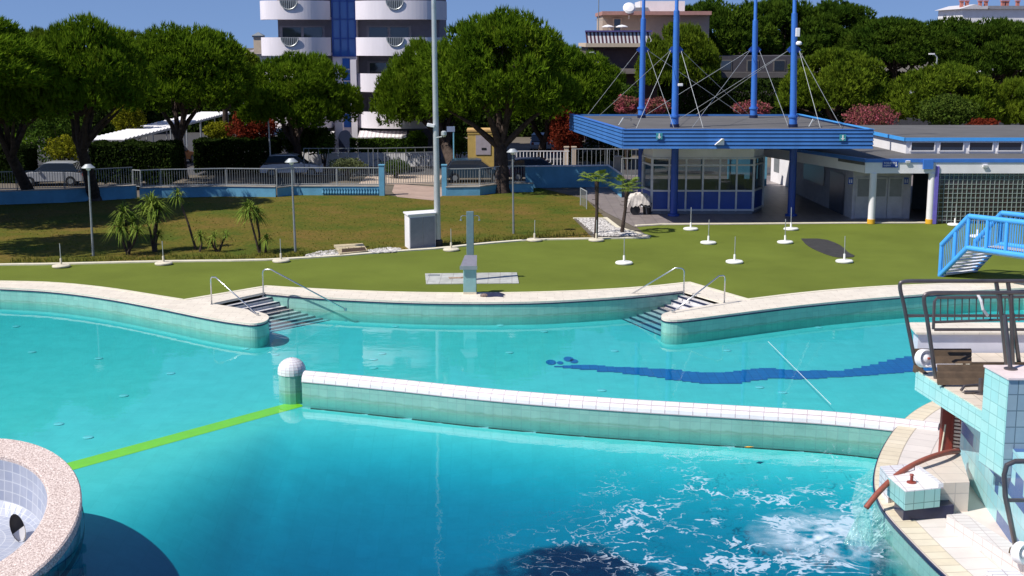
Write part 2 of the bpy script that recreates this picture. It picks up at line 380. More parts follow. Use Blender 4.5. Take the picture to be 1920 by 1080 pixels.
pebbles([G(573,480),G(600,473),G(632,470),G(640,478),G(580,484)], 350, name='pebble_patch')
pebbles([G(690,470),G(725,466),G(752,468),G(740,474),G(695,476)], 350, name='pebble_patch')

# coping
def ring(b, outer, inner, z0, z1): b.prism([(p.x,p.y) for p in outer]+[(p.x,p.y) for p in reversed(inner)], z0, z1)
bc = MB(); ring(bc, Oall, Iall, -.06, .022)
tr = MB(); 
cop = kind(bc.build('pool_coping', M['coping'], origin=(0,44,0)), 'structure')
# pale outer strip along the turf + navy nosing line under the lip
def off(pts, d):
    r = []
    for i, p in enumerate(pts):
        t = (pts[min(i+1,len(pts)-1)]-pts[max(i-1,0)]); t.z = 0; t.normalize(); r.append(p+Vector((-t.y,t.x,0))*d)
    return r
b = MB(); ring(b, off(Ow,.05), off(Ow,-.14), .0, .034)
kind(b.build('turf_edge_strip', M['copingtrim']), 'structure')
for nm, pth in (('edge_trim', I1w), ('edge_trim', I2w), ('edge_trim', I3w)):
    o2 = off(pth, -.025); b = MB(); b.prism([(p.x,p.y) for p in pth]+[(p.x,p.y) for p in reversed(o2)], -.085, -.045)
    kind(b.build(nm, M['navy']), 'structure')
# basin walls
b = MB(); ins = lambda pth: off(pth, .0)
for pth in ([Vector((XL,I1w[0].y+1,0))]+I1w, I2w, I3w+[Vector((XR,I3w[-1].y-3,0)), Vector((XR,YN,0)), Vector((XL,YN,0)), Vector((XL,I1w[0].y+1,0))]):
    b.strip(pth, -2.6, -.05, flip=True)
kind(b.build('pool_wall', M['pooltile'], origin=(0,44,-1)), 'structure')
# divider wall centre line
DV = smooth([G(572,706,0), G(640,712,0), G(760,724,0), G(880,737,0), G(1000,748,0), G(1150,759,0), G(1300,768,0), G(1450,777,0), G(1560,784,0), G(1668,795,0), G(1760,806,0)], 2)
LINE0, LINE1 = G(20,905,-.8), G(548,758,-.8)
def fy(x):                                  # y of the divider / green line at x
    if x < DV[0].x:
        t = (x-LINE0.x)/(LINE1.x-LINE0.x); return LINE0.y+(LINE1.y-LINE0.y)*t
    for a, c in zip(DV, DV[1:]):
        if x <= c.x: return a.y+(c.y-a.y)*(x-a.x)/(c.x-a.x)
    return DV[-1].y
def depth(x, y):
    d = fy(x)-y
    if d < 0: return -.80
    e = min(max((d-.9)/8.5, 0), 1); e = e*e*(3-2*e)
    lf = min(max((x+10.5)/7.5,0),1); lf = .30+.70*lf*lf*(3-2*lf)
    z = -.80-1.12*e*lf
    # the deep diving pit on the right
    k = min(max((x+7.0+(d-1.5)*.6)/7.5, 0), 1); k = k*k*(3-2*k)*min(max((d-.7)/2.2,0),1)
    return z-.95*k*lf
xs = np.arange(XL-1, XR+1.01, .4); ys = np.arange(YN-1, 54, .4)
vs = [(x, y, depth(x,y)) for y in ys for x in xs]; nx = len(xs)
fs = [(j*nx+i, j*nx+i+1, (j+1)*nx+i+1, (j+1)*nx+i) for j in range(len(ys)-1) for i in range(nx-1)]
b = MB(); b.add(vs, fs)
floort = tile('pool_floor_tile', (.27,.70,.62), (.30,.73,.65), (.27,.685,.60), .5, .5, .010, .4, dirt=.12, bump=.05, spec=.2)
fl = kind(b.build('pool_floor', floort, origin=(0,30,-1), smooth=True), 'structure')
# green marking line and the blue wave band on the floor
def ribbon(a, c, w, dz=.012, n=30):
    b = MB(); d = (c-a); d.z = 0; d.normalize(); nr = Vector((-d.y,d.x,0))*w/2
    pts = [a.lerp(c, i/n) for i in range(n+1)]
    for p, q in zip(pts, pts[1:]): b.quad((p-nr).to_tuple(), (q-nr).to_tuple(), (q+nr).to_tuple(), (p+nr).to_tuple())
    return b
A, C = G(20,905,-.795), G(560,757,-.795)
kind(ribbon(A, C, .56, 0).build('green_line', mat('green_marking', (.78,.78,.01), .5, var=.05)), 'structure')
band = [(1047,686,688),(1063,685,690),(1079,684,691),(1095,684,693),(1111,684,693),(1127,685,697),(1143,687,697),(1159,688,698),(1175,688,701),(1191,689,702),(1207,689,704),(1223,691,706),(1239,691,708),(1255,692,712),(1271,693,713),(1287,696,715),(1303,697,717),(1319,698,719),(1335,698,719),(1351,698,719),(1367,697,719),(1383,695,719),(1399,693,716),(1415,691,713),(1431,690,712),(1447,690,709),(1463,692,709),(1479,693,710),(1495,695,711),(1511,695,710),(1527,694,710),(1543,694,709),(1559,695,707),(1575,695,707),(1591,692,706),(1607,690,705),(1623,686,704),(1639,683,703),(1655,678,701),(1671,674,700),(1687,671,699),(1703,668,697),(1719,668,697),(1735,668,695),(1751,668,695),(1767,668,695)]
b = MB()
for x, t, u in band:
    q = [G(x-8,u,-.785), G(x+8,u,-.785), G(x+8,t,-.785), G(x-8,t,-.785)]
    q[0].x += 0; b.quad(*q)
for x, y, r in ((1033,679,.16),(1066,673,.16),(1076,677,.13),(1050,680,.10)):
    c = G(x,y,-.785); b.sheet([(c.x+r*math.cos(a*.524), c.y+r*2.0*math.sin(a*.524)) for a in range(12)], -.785)
kind(b.build('wave_band', tile('band_tile', (.02,.14,.42), (.03,.17,.48), (.02,.10,.32), .26, .26, .012, .4, dirt=.1)), 'structure')
# floor lights
first = None
fl_px = [(1152,658),(1363,657),(1128,732),(1424,726),(1535,614),(1467,736),(716,663),(741,612),(460,654),(516,665),(938,610),(955,661),(700,674),(30,612),(185,672),(60,660),(232,742),(320,700),(165,820),(110,795),(1020,622),(700,690)]
for i, (x, y) in enumerate(fl_px):
    p = G(x, y, -.79); 
    if i == 0:
        b = MB(); b.lathe([(.13,0),(.13,.010),(.10,.02),(.02,.025)], p, 16); first = b.build('pool_floor_lamp', mat('lamp_lens',(.5,.75,.72),.2), origin=p, smooth=False); o2 = first
    else: o2 = first.copy(); scn.collection.objects.link(o2); o2.location = p
    tag(o2, 'small round white lamp set in the tiled pool floor under water', 'pool lamp', 'floor lamps under the pool water')
# water body: clear, absorbing red most
def watermat():
    m, n, b, o = _new('pool_water'); n.nodes.remove(b)
    t = N(n,'ShaderNodeBsdfTransparent'); g = N(n,'ShaderNodeBsdfGlossy'); g.inputs['Roughness'].default_value=.02
    f = N(n,'ShaderNodeFresnel'); f.inputs['IOR'].default_value=1.33; mx = N(n,'ShaderNodeMixShader')
    tcn = N(n,'ShaderNodeTexCoord'); mpn = N(n,'ShaderNodeMapping'); mpn.inputs['Scale'].default_value=(1,1.6,1)
    n1 = N(n,'ShaderNodeTexNoise'); n1.inputs['Scale'].default_value=1.3; n1.inputs['Detail'].default_value=3
    n2 = N(n,'ShaderNodeTexNoise'); n2.inputs['Scale'].default_value=.25; n2.inputs['Detail'].default_value=2
    n.links.new(tcn.outputs['Object'],mpn.inputs[0]); n.links.new(mpn.outputs[0],n1.inputs[0]); n.links.new(mpn.outputs[0],n2.inputs[0])
    # choppier near the falling water
    vd = N(n,'ShaderNodeVectorMath',operation='DISTANCE'); ge = N(n,'ShaderNodeNewGeometry'); n.links.new(ge.outputs['Position'],vd.inputs[0]); vd.inputs[1].default_value = G(1560,1010,WZ)
    mr = N(n,'ShaderNodeMapRange'); mr.inputs[1].default_value=1; mr.inputs[2].default_value=9; mr.inputs[3].default_value=.5; mr.inputs[4].default_value=.035
    n.links.new(vd.outputs['Value'],mr.inputs[0])
    ad = N(n,'ShaderNodeMath',operation='ADD'); n.links.new(n1.outputs[0],ad.inputs[0]); n.links.new(n2.outputs[0],ad.inputs[1])
    bp = N(n,'ShaderNodeBump'); bp.inputs['Distance'].default_value=.06; n.links.new(ad.outputs[0],bp.inputs['Height']); n.links.new(mr.outputs[0],bp.inputs['Strength'])
    n.links.new(bp.outputs[0],g.inputs['Normal']); n.links.new(bp.outputs[0],f.inputs['Normal'])
    n.links.new(f.outputs[0],mx.inputs[0]); n.links.new(t.outputs[0],mx.inputs[1]); n.links.new(g.outputs[0],mx.inputs[2]); n.links.new(mx.outputs[0],o.inputs['Surface'])
    v = N(n,'ShaderNodeVolumeAbsorption'); v.inputs['Color'].default_value=(.10,.795,.885,1); v.inputs['Density'].default_value=1.12
    n.links.new(v.outputs[0],o.inputs['Volume']); return m
b = MB(); wp = off(Iall,.03); b.prism([(p.x,p.y) for p in wp]+[(XR+.03,YN-.03),(XL-.03,YN-.03)], -3.2, WZ)
kind(b.build('water', watermat(), origin=(0,30,WZ)), 'structure')

# ---------------------------------------------------------------- pool stairs
def stairs(a0, b0, a1, b1, label, mirror):
    root = thing('pool_stairs', label, 'stairs', ((a0+b1)/2), 'stairs down into the pool')
    zs = [-.14,-.28,-.42,-.50,-.56,-.62,-.68,-.74,-.79]; n = len(zs)
    st = MB(); no = MB()
    for k in range(n):
        t0, t1 = k/n, (k+1)/n
        p0, q0, p1, q1 = a0.lerp(a1,t0), b0.lerp(b1,t0), a0.lerp(a1,t1), b0.lerp(b1,t1)
        st.prism([(p0.x,p0.y),(p1.x,p1.y),(q1.x,q1.y),(q0.x,q0.y)], -.9, zs[k])
        d = (p1-p0); d.z = 0; d.normalize()
        no.prism([(p1.x-d.x*.05,p1.y-d.y*.05),(p1.x+d.x*.012,p1.y+d.y*.012),(q1.x+d.x*.012,q1.y+d.y*.012),(q1.x-d.x*.05,q1.y-d.y*.05)], zs[k]-.05, zs[k]+.005)
    st.build('treads', M['steptile'], root); no.build('nosing_strips', M['navy'], root)
stairs(G(397,570,0), G(497,549,0), G(510,622,-.79), G(650,594,-.79), 'white tiled pool steps at the left end of the long curved wall', 0)
stairs(G(1359,568,0), G(1283,546,0), G(1240,630,-.79), G(1152,592,-.79), 'white tiled pool steps at the right end of the long curved wall', 1)
def rail(base, pts, r, label, ring_at=None):
    root = thing('handrail', label, 'handrail', base, 'steel handrails of the pool stairs')
    b = MB(); b.tube(pts, r, 10); b.build('rail_tube', M['steel'], root, smooth=True)
    b = MB(); b.lathe([(.05,0),(.05,.012),(.03,.02)], pts[0], 12); b.build('foot_plate', M['steel'], root)
    if ring_at is not None:
        b = MB(); b.lathe([(.05,-.05),(.05,.05)], ring_at, 12); b.build('wall_mount', M['steel'], root)
def rp(base, top_px, end, end_z, label, mid_len=.32, run=None):
    B = G(*base, .02); T = Vector((B.x, B.y, .98)); E = G(end[0], end[1], end_z)
    d = (E-T); dh = Vector((d.x,d.y,0)).normalized()
    K = T + dh*mid_len + Vector((0,0,.02))
    pts = [B, T-Vector((0,0,.12)), T+dh*.03-Vector((0,0,.03)), T+dh*.1+Vector((0,0,.01)), K, K.lerp(E,.06)-Vector((0,0,.004)), E]
    rail(B, pts, .024, label, E)
rp((397,571), None, (483,590), .05, 'steel handrail on the pale coping at the left side of the left pool stairs')
rp((494,556), None, (648,580), -.30, 'steel handrail along the curved wall at the left pool stairs')
rp((1282,554), None, (1160,566), -.30, 'steel handrail along the curved wall at the right pool stairs')
rp((1358,568), None, (1262,585), .05, 'steel handrail on the pale coping at the right side of the right pool stairs')

# ---------------------------------------------------------------- divider wall with domed pier
root = thing('divider_wall', 'curved teal tiled wall with rounded white tiled top dividing the pool', 'wall', (DV[0].x, DV[0].y, -.9))
half = .20; L = off(DV, half); Rt = off(DV, -half)
b = MB(); b.strip(L, -1.6, -.05, flip=True); b.strip(Rt, -1.6, -.05)
b.build('wall_body', M['pooltile'], root)
b = MB(); n = 8; k = len(DV); us = [0]
for a, c in zip(DV, DV[1:]): us.append(us[-1]+(c-a).length)
prof = [(half*1.12*math.cos(math.pi*j/n), -.10+.27*math.sin(math.pi*j/n)) for j in range(n+1)]
rows = [[off(DV, pr[0])[i]+Vector((0,0,pr[1])) for i in range(k)] for pr in prof]
for j in range(n):
    for i in range(k-1):
        b.quad(rows[j][i], rows[j+1][i], rows[j+1][i+1], rows[j][i+1], uv=[(us[i],j*.065),(us[i],(j+1)*.065),(us[i+1],(j+1)*.065),(us[i+1],j*.065)])
b.build('white_crest', tile('crest_tile', (.82,.79,.80), (.76,.73,.75), (.50,.42,.44), .34, .13, .012, .25, dirt=.10), root)
b = MB(); b.strip(off(DV,-half-.10), -1.6, -.80); b.strip(off(DV,-half-.10), -.80, -.80)
o2 = off(DV,-half-.10); 
for i in range(k-1): b.quad(Rt[i]+Vector((0,0,-.80)), o2[i]+Vector((0,0,-.80)), o2[i+1]+Vector((0,0,-.80)), Rt[i+1]+Vector((0,0,-.80)))
b.build('base_ledge', M['whitetile'], root)
pc = G(549,752,-.8); pc.z = 0
pr_ = thing('domed_pier', 'round teal tiled pier with white dome at the free end of the dividing wall', 'pier', (pc.x, pc.y, -.9))
def lathe_uv(b, prof, c, n):
    u = 0
    for (r0,z0), (r1,z1) in zip(prof, prof[1:]):
        s = math.hypot(r1-r0, z1-z0)
        for j in range(n):
            a0, a1 = 2*math.pi*j/n, 2*math.pi*(j+1)/n; w_ = .26
            b.quad((c.x+r0*math.cos(a0),c.y+r0*math.sin(a0),z0),(c.x+r0*math.cos(a1),c.y+r0*math.sin(a1),z0),(c.x+r1*math.cos(a1),c.y+r1*math.sin(a1),z1),(c.x+r1*math.cos(a0),c.y+r1*math.sin(a0),z1),
                   uv=[(j*w_,u),((j+1)*w_,u),((j+1)*w_,u+.125),(j*w_,u+.125)])
        u += .13
b = MB(); lathe_uv(b, [(.37,-1.0),(.37,-.55),(.37,-.30),(.37,-.02)], pc, 16); b.build('shaft', M['pooltile'], pr_)
b = MB(); lathe_uv(b, [(.385,-.02)]+[(.385*math.cos(a*math.pi/14), .06+.36*math.sin(a*math.pi/14)) for a in range(0,7)]+[(.02,.425)], pc, 20); b.build('dome', M['whitetile'], pr_)

# ---------------------------------------------------------------- foam on the water by the falling stream
def foammat():
    m, n, b, o = _new('foam'); b.inputs['Base Color'].default_value=(.62,.70,.80,1); b.inputs['Roughness'].default_value=.8
    ge = N(n,'ShaderNodeNewGeometry')
    wn = N(n,'ShaderNodeTexNoise'); wn.inputs['Scale'].default_value=.8; wn.inputs['Detail'].default_value=3
    n.links.new(ge.outputs['Position'],wn.inputs[0])
    ws = N(n,'ShaderNodeVectorMath',operation='SCALE'); ws.inputs['Scale'].default_value=1.3; n.links.new(wn.outputs['Color'],ws.inputs[0])
    va = N(n,'ShaderNodeVectorMath',operation='ADD'); n.links.new(ge.outputs['Position'],va.inputs[0]); n.links.new(ws.outputs[0],va.inputs[1])
    vo = N(n,'ShaderNodeTexNoise'); vo.inputs['Scale'].default_value=2.0; vo.inputs['Detail'].default_value=3.2; vo.inputs['Roughness'].default_value=.62
    n.links.new(va.outputs[0],vo.inputs[0])
    s = N(n,'ShaderNodeMath',operation='SUBTRACT'); s.inputs[1].default_value=.5; n.links.new(vo.outputs[0],s.inputs[0])
    ab = N(n,'ShaderNodeMath',operation='ABSOLUTE'); n.links.new(s.outputs[0],ab.inputs[0])       # 0 on the ridge lines
    fine = N(n,'ShaderNodeTexNoise'); fine.inputs['Scale'].default_value=.9; fine.inputs['Detail'].default_value=4; n.links.new(ge.outputs['Position'],fine.inputs[0])
    vd = N(n,'ShaderNodeVectorMath',operation='DISTANCE'); n.links.new(ge.outputs['Position'],vd.inputs[0]); vd.inputs[1].default_value = G(1560,1010,WZ)
    mr = N(n,'ShaderNodeMapRange'); mr.inputs[1].default_value=.2; mr.inputs[2].default_value=7.0; mr.inputs[3].default_value=.09; mr.inputs[4].default_value=.0; n.links.new(vd.outputs['Value'],mr.inputs[0])
    f2 = N(n,'ShaderNodeMapRange'); f2.inputs[1].default_value=.44; f2.inputs[2].default_value=.66; f2.inputs[3].default_value=0; f2.inputs[4].default_value=1; n.links.new(fine.outputs[0],f2.inputs[0])
    mu = N(n,'ShaderNodeMath',operation='MULTIPLY'); n.links.new(mr.outputs[0],mu.inputs[0]); n.links.new(f2.outputs[0],mu.inputs[1])
    df = N(n,'ShaderNodeMath',operation='SUBTRACT'); n.links.new(mu.outputs[0],df.inputs[0]); n.links.new(ab.outputs[0],df.inputs[1])
    sc = N(n,'ShaderNodeMapRange'); sc.inputs[1].default_value=0; sc.inputs[2].default_value=.028; sc.inputs[3].default_value=0; sc.inputs[4].default_value=.62; n.links.new(df.outputs[0],sc.inputs[0])
    # churned core where the stream lands
    co = N(n,'ShaderNodeMapRange'); co.inputs[1].default_value=.15; co.inputs[2].default_value=1.7; co.inputs[3].default_value=1.0; co.inputs[4].default_value=0; n.links.new(vd.outputs['Value'],co.inputs[0])
    cn = N(n,'ShaderNodeTexNoise'); cn.inputs['Scale'].default_value=2.6; cn.inputs['Detail'].default_value=6; n.links.new(va.outputs[0],cn.inputs[0])
    cm = N(n,'ShaderNodeMapRange'); cm.inputs[1].default_value=.35; cm.inputs[2].default_value=.65; n.links.new(cn.outputs[0],cm.inputs[0])
    cc = N(n,'ShaderNodeMath',operation='MULTIPLY'); n.links.new(co.outputs[0],cc.inputs[0]); n.links.new(cm.outputs[0],cc.inputs[1])
    mxm = N(n,'ShaderNodeMath',operation='MAXIMUM'); n.links.new(sc.outputs[0],mxm.inputs[0]); n.links.new(cc.outputs[0],mxm.inputs[1])
    t = N(n,'ShaderNodeBsdfTransparent'); mx = N(n,'ShaderNodeMixShader'); n.links.new(mxm.outputs[0],mx.inputs[0]); n.links.new(t.outputs[0],mx.inputs[1]); n.links.new(b.outputs[0],mx.inputs[2]); n.links.new(mx.outputs[0],o.inputs[0])
    return m
c0 = G(1470,1010,WZ); b = MB(); b.sheet([(c0.x-8*math.cos(t*.2618)*1.0, c0.y+7*math.sin(t*.2618)) for t in range(24)], WZ+.004)
foam = kind(b.build('foam', foammat()), 'stuff')
# ================================================================ THINGS ON THE TURF AND LAWN
# parasol bases
def stand(col, h):
    p0 = (0,0,0); root = thing('parasol_base', 'x', 'parasol base', p0, 'empty parasol bases on the turf')
    b = MB(); b.lathe([(.30,0),(.35,.02),(.355,.07),(.32,.10),(.10,.115),(.05,.12)], p0, 24); b.build('disc', col, root, smooth='auto')
    b = MB(); b.lathe([(.045,.11),(.045,.34),(.032,.36)], p0, 12); b.build('socket', col, root, smooth='auto')
    b = MB(); b.tube([(0,0,.34),(.0,0,h)], .018, 8); b.build('tube', M['galv'], root, smooth='auto')
    return root
wst = stand(mat('white_stand', (.78,.77,.72), .6, var=.08, scale=4), 1.08); ust = stand(M['offwhite'], .95)
stands = [
 (wst,1295,431,'white parasol base nearest the blue front column of the kiosk, by the kerb'),
 (wst,1328,457,'white parasol base on the turf, second row, below the ticket kiosk'),
 (wst,1170,495,'white parasol base on the turf between the palms and the right pool stairs'),
 (wst,1377,493,'white parasol base on the turf directly behind the right pool stairs'),
 (wst,1583,492,'white parasol base at the pointed end of the dark rubber mat'),
 (wst,1472,456,'white parasol base on the turf just left of the dark rubber mat'),
 (wst,1483,431,'white parasol base at the kerb by the right blue column'),
 (wst,1790,423,'white parasol base at the kerb before the glass block wall'),
 (wst,1832,445,'white parasol base seen through the railing of the light blue footbridge'),
 (ust,115,501,'weathered parasol base farthest left along the lawn kerb'),
 (ust,307,496,'weathered parasol base by the kerb in front of the two bushy cordylines'),
 (ust,527,491,'weathered parasol base by the kerb left of the heap of white pebbles'),
 (ust,846,470,'weathered parasol base by the kerb just right of the white cabinet'),
 (ust,1002,452,'weathered parasol base by the kerb near the middle lamp post'),
 (ust,1118,452,'weathered parasol base by the kerb before the palm in the gravel')]
used = set()
for s, x, y, lb in stands:
    o = s if s.name not in used else copy_tree(s); used.add(s.name)
    o.location = G(x,y,.004); o.rotation_euler = (random.uniform(-.01,.01),random.uniform(-.02,.02),random.random()*6); o['label'] = lb
# garden lamp posts
def lamp(h):
    root = thing('lamp_post', 'x', 'lamp post', (0,0,0), 'garden lamp posts on the lawn')
    b = MB(); b.tube([(0,0,0),(0,0,h*.4),(0,0,h-.12)], [.055,.045,.035], 10); b.build('pole', M['greymetal'], root, smooth='auto')
    b = MB(); b.lathe([(.27,0),(.28,.02),(.15,.13),(.12,.16),(.02,.17)], (0,0,h-.16), 24); b.build('lamp_shade', M['galv'], root, smooth='auto')
    b = MB(); b.lathe([(.05,0),(.09,.03),(.10,.10)], (0,0,h-.26), 16); b.build('diffuser', M['white'], root, smooth='auto')
    return root
lp0 = lamp(3.85)
for i, (x, y, tx, ty, lb) in enumerate([(175,480,165,308,'leaning grey lamp post with a wide metal hat, left of the cordylines'),(554,473,546,297,'grey lamp post with a wide metal hat in front of the white parked car'),(963,438,961,279,'grey lamp post with a wide metal hat right of the big pine trunk')]):
    o = lp0 if i == 0 else copy_tree(lp0); p = G(x,y,0); o.location = p; t = P(tx,ty,p.y); o['label'] = lb
    h = t.z; o.scale = (1,1,h/3.85); o.rotation_euler.y = math.atan2(t.x-p.x, h)
# tall floodlight pole and its cabinet
p = G(821,461,0); root = thing('tall_pole', 'very tall pale steel pole behind the white cabinet, rising out of the picture', 'pole', p)
t = P(813,0,p.y); dx = (t.x-p.x)/t.z
b = MB(); b.tube([p+Vector((0,0,0)), p+Vector((dx*8,0,8)), p+Vector((dx*15,0,15))], [.145,.11,.085], 16); b.build('shaft', M['galv'], root, smooth='auto')
b = MB(); b.lathe([(.22,0),(.22,.25),(.15,.3)], p, 16); b.build('foot_collar', M['black'], root)
q = P(808,235,p.y-.1); b = MB(); b.obox(q, .34,.16,.14, ry=.2); b.beam(q, (q.x+.3,q.y+.05,q.z-.05), .04,.04); b.build('camera_housing', M['white'], root, bevel=.02)
q = P(826,252,p.y-.1); b = MB(); b.tube([q+Vector((-.2,0,-.15)), q+Vector((.05,0,-.1)), q+Vector((.1,-.1,0))], .03, 8); b.lathe([(.05,-.1),(.12,-.02),(.12,.12),(.06,.16)], q+Vector((.15,-.1,0)), 12); b.build('loudspeaker', M['galv'], root)
a, c = G(768,468,0), G(817,463,0); d = (c-a).normalized(); nr = Vector((-d.y,d.x,0)); h = Z(405, a.y)
root = thing('utility_cabinet', 'white metal cabinet with two grey doors beside the tall pole', 'cabinet', (a+c)/2)
back = G(757,464,0); wv = Vector((-.35,.95,0))*1.0
b = MB(); pts = [a, c, c+Vector((-.12,.95,0)), a+Vector((-.28,.95,0))]
b.prism([(q.x,q.y) for q in pts], 0, h); b.build('body', M['white'], root, bevel=.02)
m_ = (a+c)/2
for u0, u1 in ((.03,.49),(.51,.97)):
    b = MB(); q0, q1 = a.lerp(c,u0)-nr*.004, a.lerp(c,u1)-nr*.004
    b.prism([(q0.x,q0.y),(q1.x,q1.y),(q1.x-nr.x*.02,q1.y-nr.y*.02),(q0.x-nr.x*.02,q0.y-nr.y*.02)], .06, h-.10); b.build('door', mat('grey_door',(.24,.25,.30),.6), root)
b = MB(); pts = [a+Vector((-.05,-.05,0)), c+Vector((.05,-.05,0)), c+Vector((-.08,1.0,0)), a+Vector((-.34,1.0,0))]; b.prism([(q.x,q.y) for q in pts], h, h+.06); b.build('top', M['white'], root)
# shower
p = G(882,526,0); sl_ = thing('outdoor_shower', 'tall slate grey shower column with two shower arms on a white slab', 'shower', p)
b = MB(); b.box(p.x-.135,p.x+.135,p.y-.10,p.y+.10,.03,2.62); b.build('column', mat('slate_column',(.13,.20,.22),.45,var=.15,scale=2), sl_, bevel=.015)
for s in (-1,1):
    b = MB(); b.tube([(p.x+s*.13,p.y,2.45),(p.x+s*.28,p.y,2.46),(p.x+s*.34,p.y,2.42),(p.x+s*.34,p.y,2.32)], .016, 8); b.lathe([(.02,0),(.05,-.03),(.05,-.04)], (p.x+s*.34,p.y,2.32), 10); b.build('shower_arm', M['steel'], sl_)
q0, q1, q2, q3 = G(799,533.5,0), G(973,532,0), G(969,512,0), G(797,514,0)
b = MB(); b.prism([(v.x,v.y) for v in (q0,q1,q2,q3)], .002, .03); slab = b.build('shower_slab', tile('slab_tile',(.62,.62,.58),(.55,.55,.50),(.40,.38,.35),.45,.45,.012,.4,dirt=.35), bevel=.005)
tag(slab, 'long white tiled slab lying on the turf around the shower column', 'slab')
q = G(814,516,.03); b = MB(); b.obox((q.x,q.y,.034), .45,.28,.008); g = b.build('drain_grate', M['greymetal']); tag(g, 'grey metal drain grate at the left end of the white shower slab', 'grate')
q = G(855,521,.03); b = MB(); b.obox((q.x,q.y,.036),.55,.32,.010,rz=.15); b.obox((q.x+.28,q.y+.05,.052),.28,.14,.02,rz=.4); g = b.build('broken_tiles', mat('brown_tiles',(.33,.24,.17),.9,var=.4,scale=6)); tag(g, 'broken brownish tiles lying on the white slab left of the shower', 'tiles')
p = G(881,553,0); root = thing('water_fountain', 'grey green pillar basin with a slanted metal hood on the coping before the shower', 'drinking fountain', p)
b = MB(); b.box(p.x-.23,p.x+.23,p.y,p.y+.34,.02,.95); b.build('pedestal', mat('pedestal_tile',(.20,.36,.36),.45,var=.15,scale=2), root, bevel=.015)
b = MB(); b.box(p.x-.235,p.x+.235,p.y-.01,p.y+.35,.02,.10); b.build('plinth', M['offwhite'], root)
b = MB(); b.add([(p.x-.33,p.y-.1,.98),(p.x+.25,p.y-.1,.98),(p.x+.25,p.y+.40,1.30),(p.x-.18,p.y+.40,1.30),(p.x-.33,p.y-.1,1.05),(p.x+.25,p.y-.1,1.05),(p.x+.25,p.y+.40,1.37),(p.x-.18,p.y+.40,1.37)],[(0,3,2,1),(4,5,6,7),(0,1,5,4),(1,2,6,5),(2,3,7,6),(3,0,4,7)]); b.build('hood', mat('hood_metal',(.24,.23,.27),.4,metal=.2), root)
b = MB(); b.box(p.x-.35,p.x+.27,p.y-.12,p.y-.08,.93,1.06); b.build('front_lip', M['greymetal'], root)
# dark cloth heap on the coping, rubber mat
q = G(924,554,.022); b = MB(); n = 14
vs = []; fs = []
for j in range(7):
    for i in range(13):
        u, v = i/12-.5, j/6-.5; e = max(0, 1-(abs(u)*2)**4)*max(0,1-(abs(v)*2)**4)
        vs.append((q.x+u*(.80+.12*math.sin(v*9)), q.y+v*.55+.04*math.sin(u*11), .024+e*(.08+.07*noise.noise(Vector((u*6,v*5,2))))))
fs = [(j*13+i,j*13+i+1,(j+1)*13+i+1,(j+1)*13+i) for j in range(6) for i in range(12)]
b.add(vs, fs); g = b.build('folded_cloth', M['cloth'], smooth=True); tag(g, 'dark blue cloth heap lying on the pool coping right of the fountain', 'cloth')
q = G(908,556,.022); b = MB(); b.lathe([(.09,0),(.11,.05),(.05,.10)], (q.x,q.y,.024), 10, sx=1.4); g = b.build('sponge', mat('brown_sponge',(.20,.14,.12),.9,var=.4,scale=20)); tag(g, 'small brown bundle beside the dark blue cloth on the coping', 'bundle')
mp_px = [(1502,448),(1545,448),(1572,458),(1583,466),(1590,474),(1607,482),(1575,484),(1556,480),(1530,470),(1512,460)]
mq = [G(v.x,v.y) for v in smooth([Vector((x,y,0)) for x,y in mp_px]+[Vector((1502,448,0))],1)[:-1]]; b = MB(); b.prism([(v.x,v.y) for v in mq], .003, .02); g = b.build('rubber_mat', M['rubbermat']); tag(g, 'dark grey rubber mat lying curled on the turf before the annex', 'mat')
# manhole frame in the lawn kerb
q = G(655,472,0); root = thing('manhole_hatch', 'open stone framed hatch with a dark pit in the pebbles by the kerb', 'hatch', q)
f = [G(626,463),G(680,460),G(690,474),G(637,480)]
b = MB(); b.prism([(v.x,v.y) for v in f], .005, .10); b.build('stone_frame', mat('stone_frame',(.46,.38,.24),.9,var=.3,scale=5), root)
f = [G(641,471),G(684,467.5),G(687,474),G(641,478)]
b = MB(); b.prism([(v.x,v.y) for v in f], .09, .104); b.build('dark_pit', mat('pit',(.05,.025,.015),.9), root)

# ================================================================ TICKET KIOSK AND CANOPY
CY = 63.1; zt, zb = 4.68, 3.76
c1 = Vector((X(1168,CY,240),CY,0)); c2 = Vector((X(1638,CY,240),CY,0)); c3 = Vector((X(1640,73.5,212)-3.0,76.5,0)); c0 = Vector((3.35,76.5,0))
c3.x = 16.6
can = thing('canopy', 'flat roofed canopy with ribbed blue fascia on blue columns over the ticket kiosk', 'canopy', (11,66,0))
b = MB(); b.prism([(c1.x+.12,c1.y+.12),(c2.x-.12,c2.y+.12),(c3.x-.12,c3.y-.1),(c0.x+.12,c0.y-.1)], zb+.25, zt-.10); b.build('roof_deck', M['roofgrey'], can)
b = MB(); b.prism([(c1.x+.12,c1.y+.12),(c2.x-.12,c2.y+.12),(c3.x-.12,c3.y-.1),(c0.x+.12,c0.y-.1)], zb+.10, zb+.24); b.build('soffit', mat('soffit',(.40,.40,.42),.8), can)
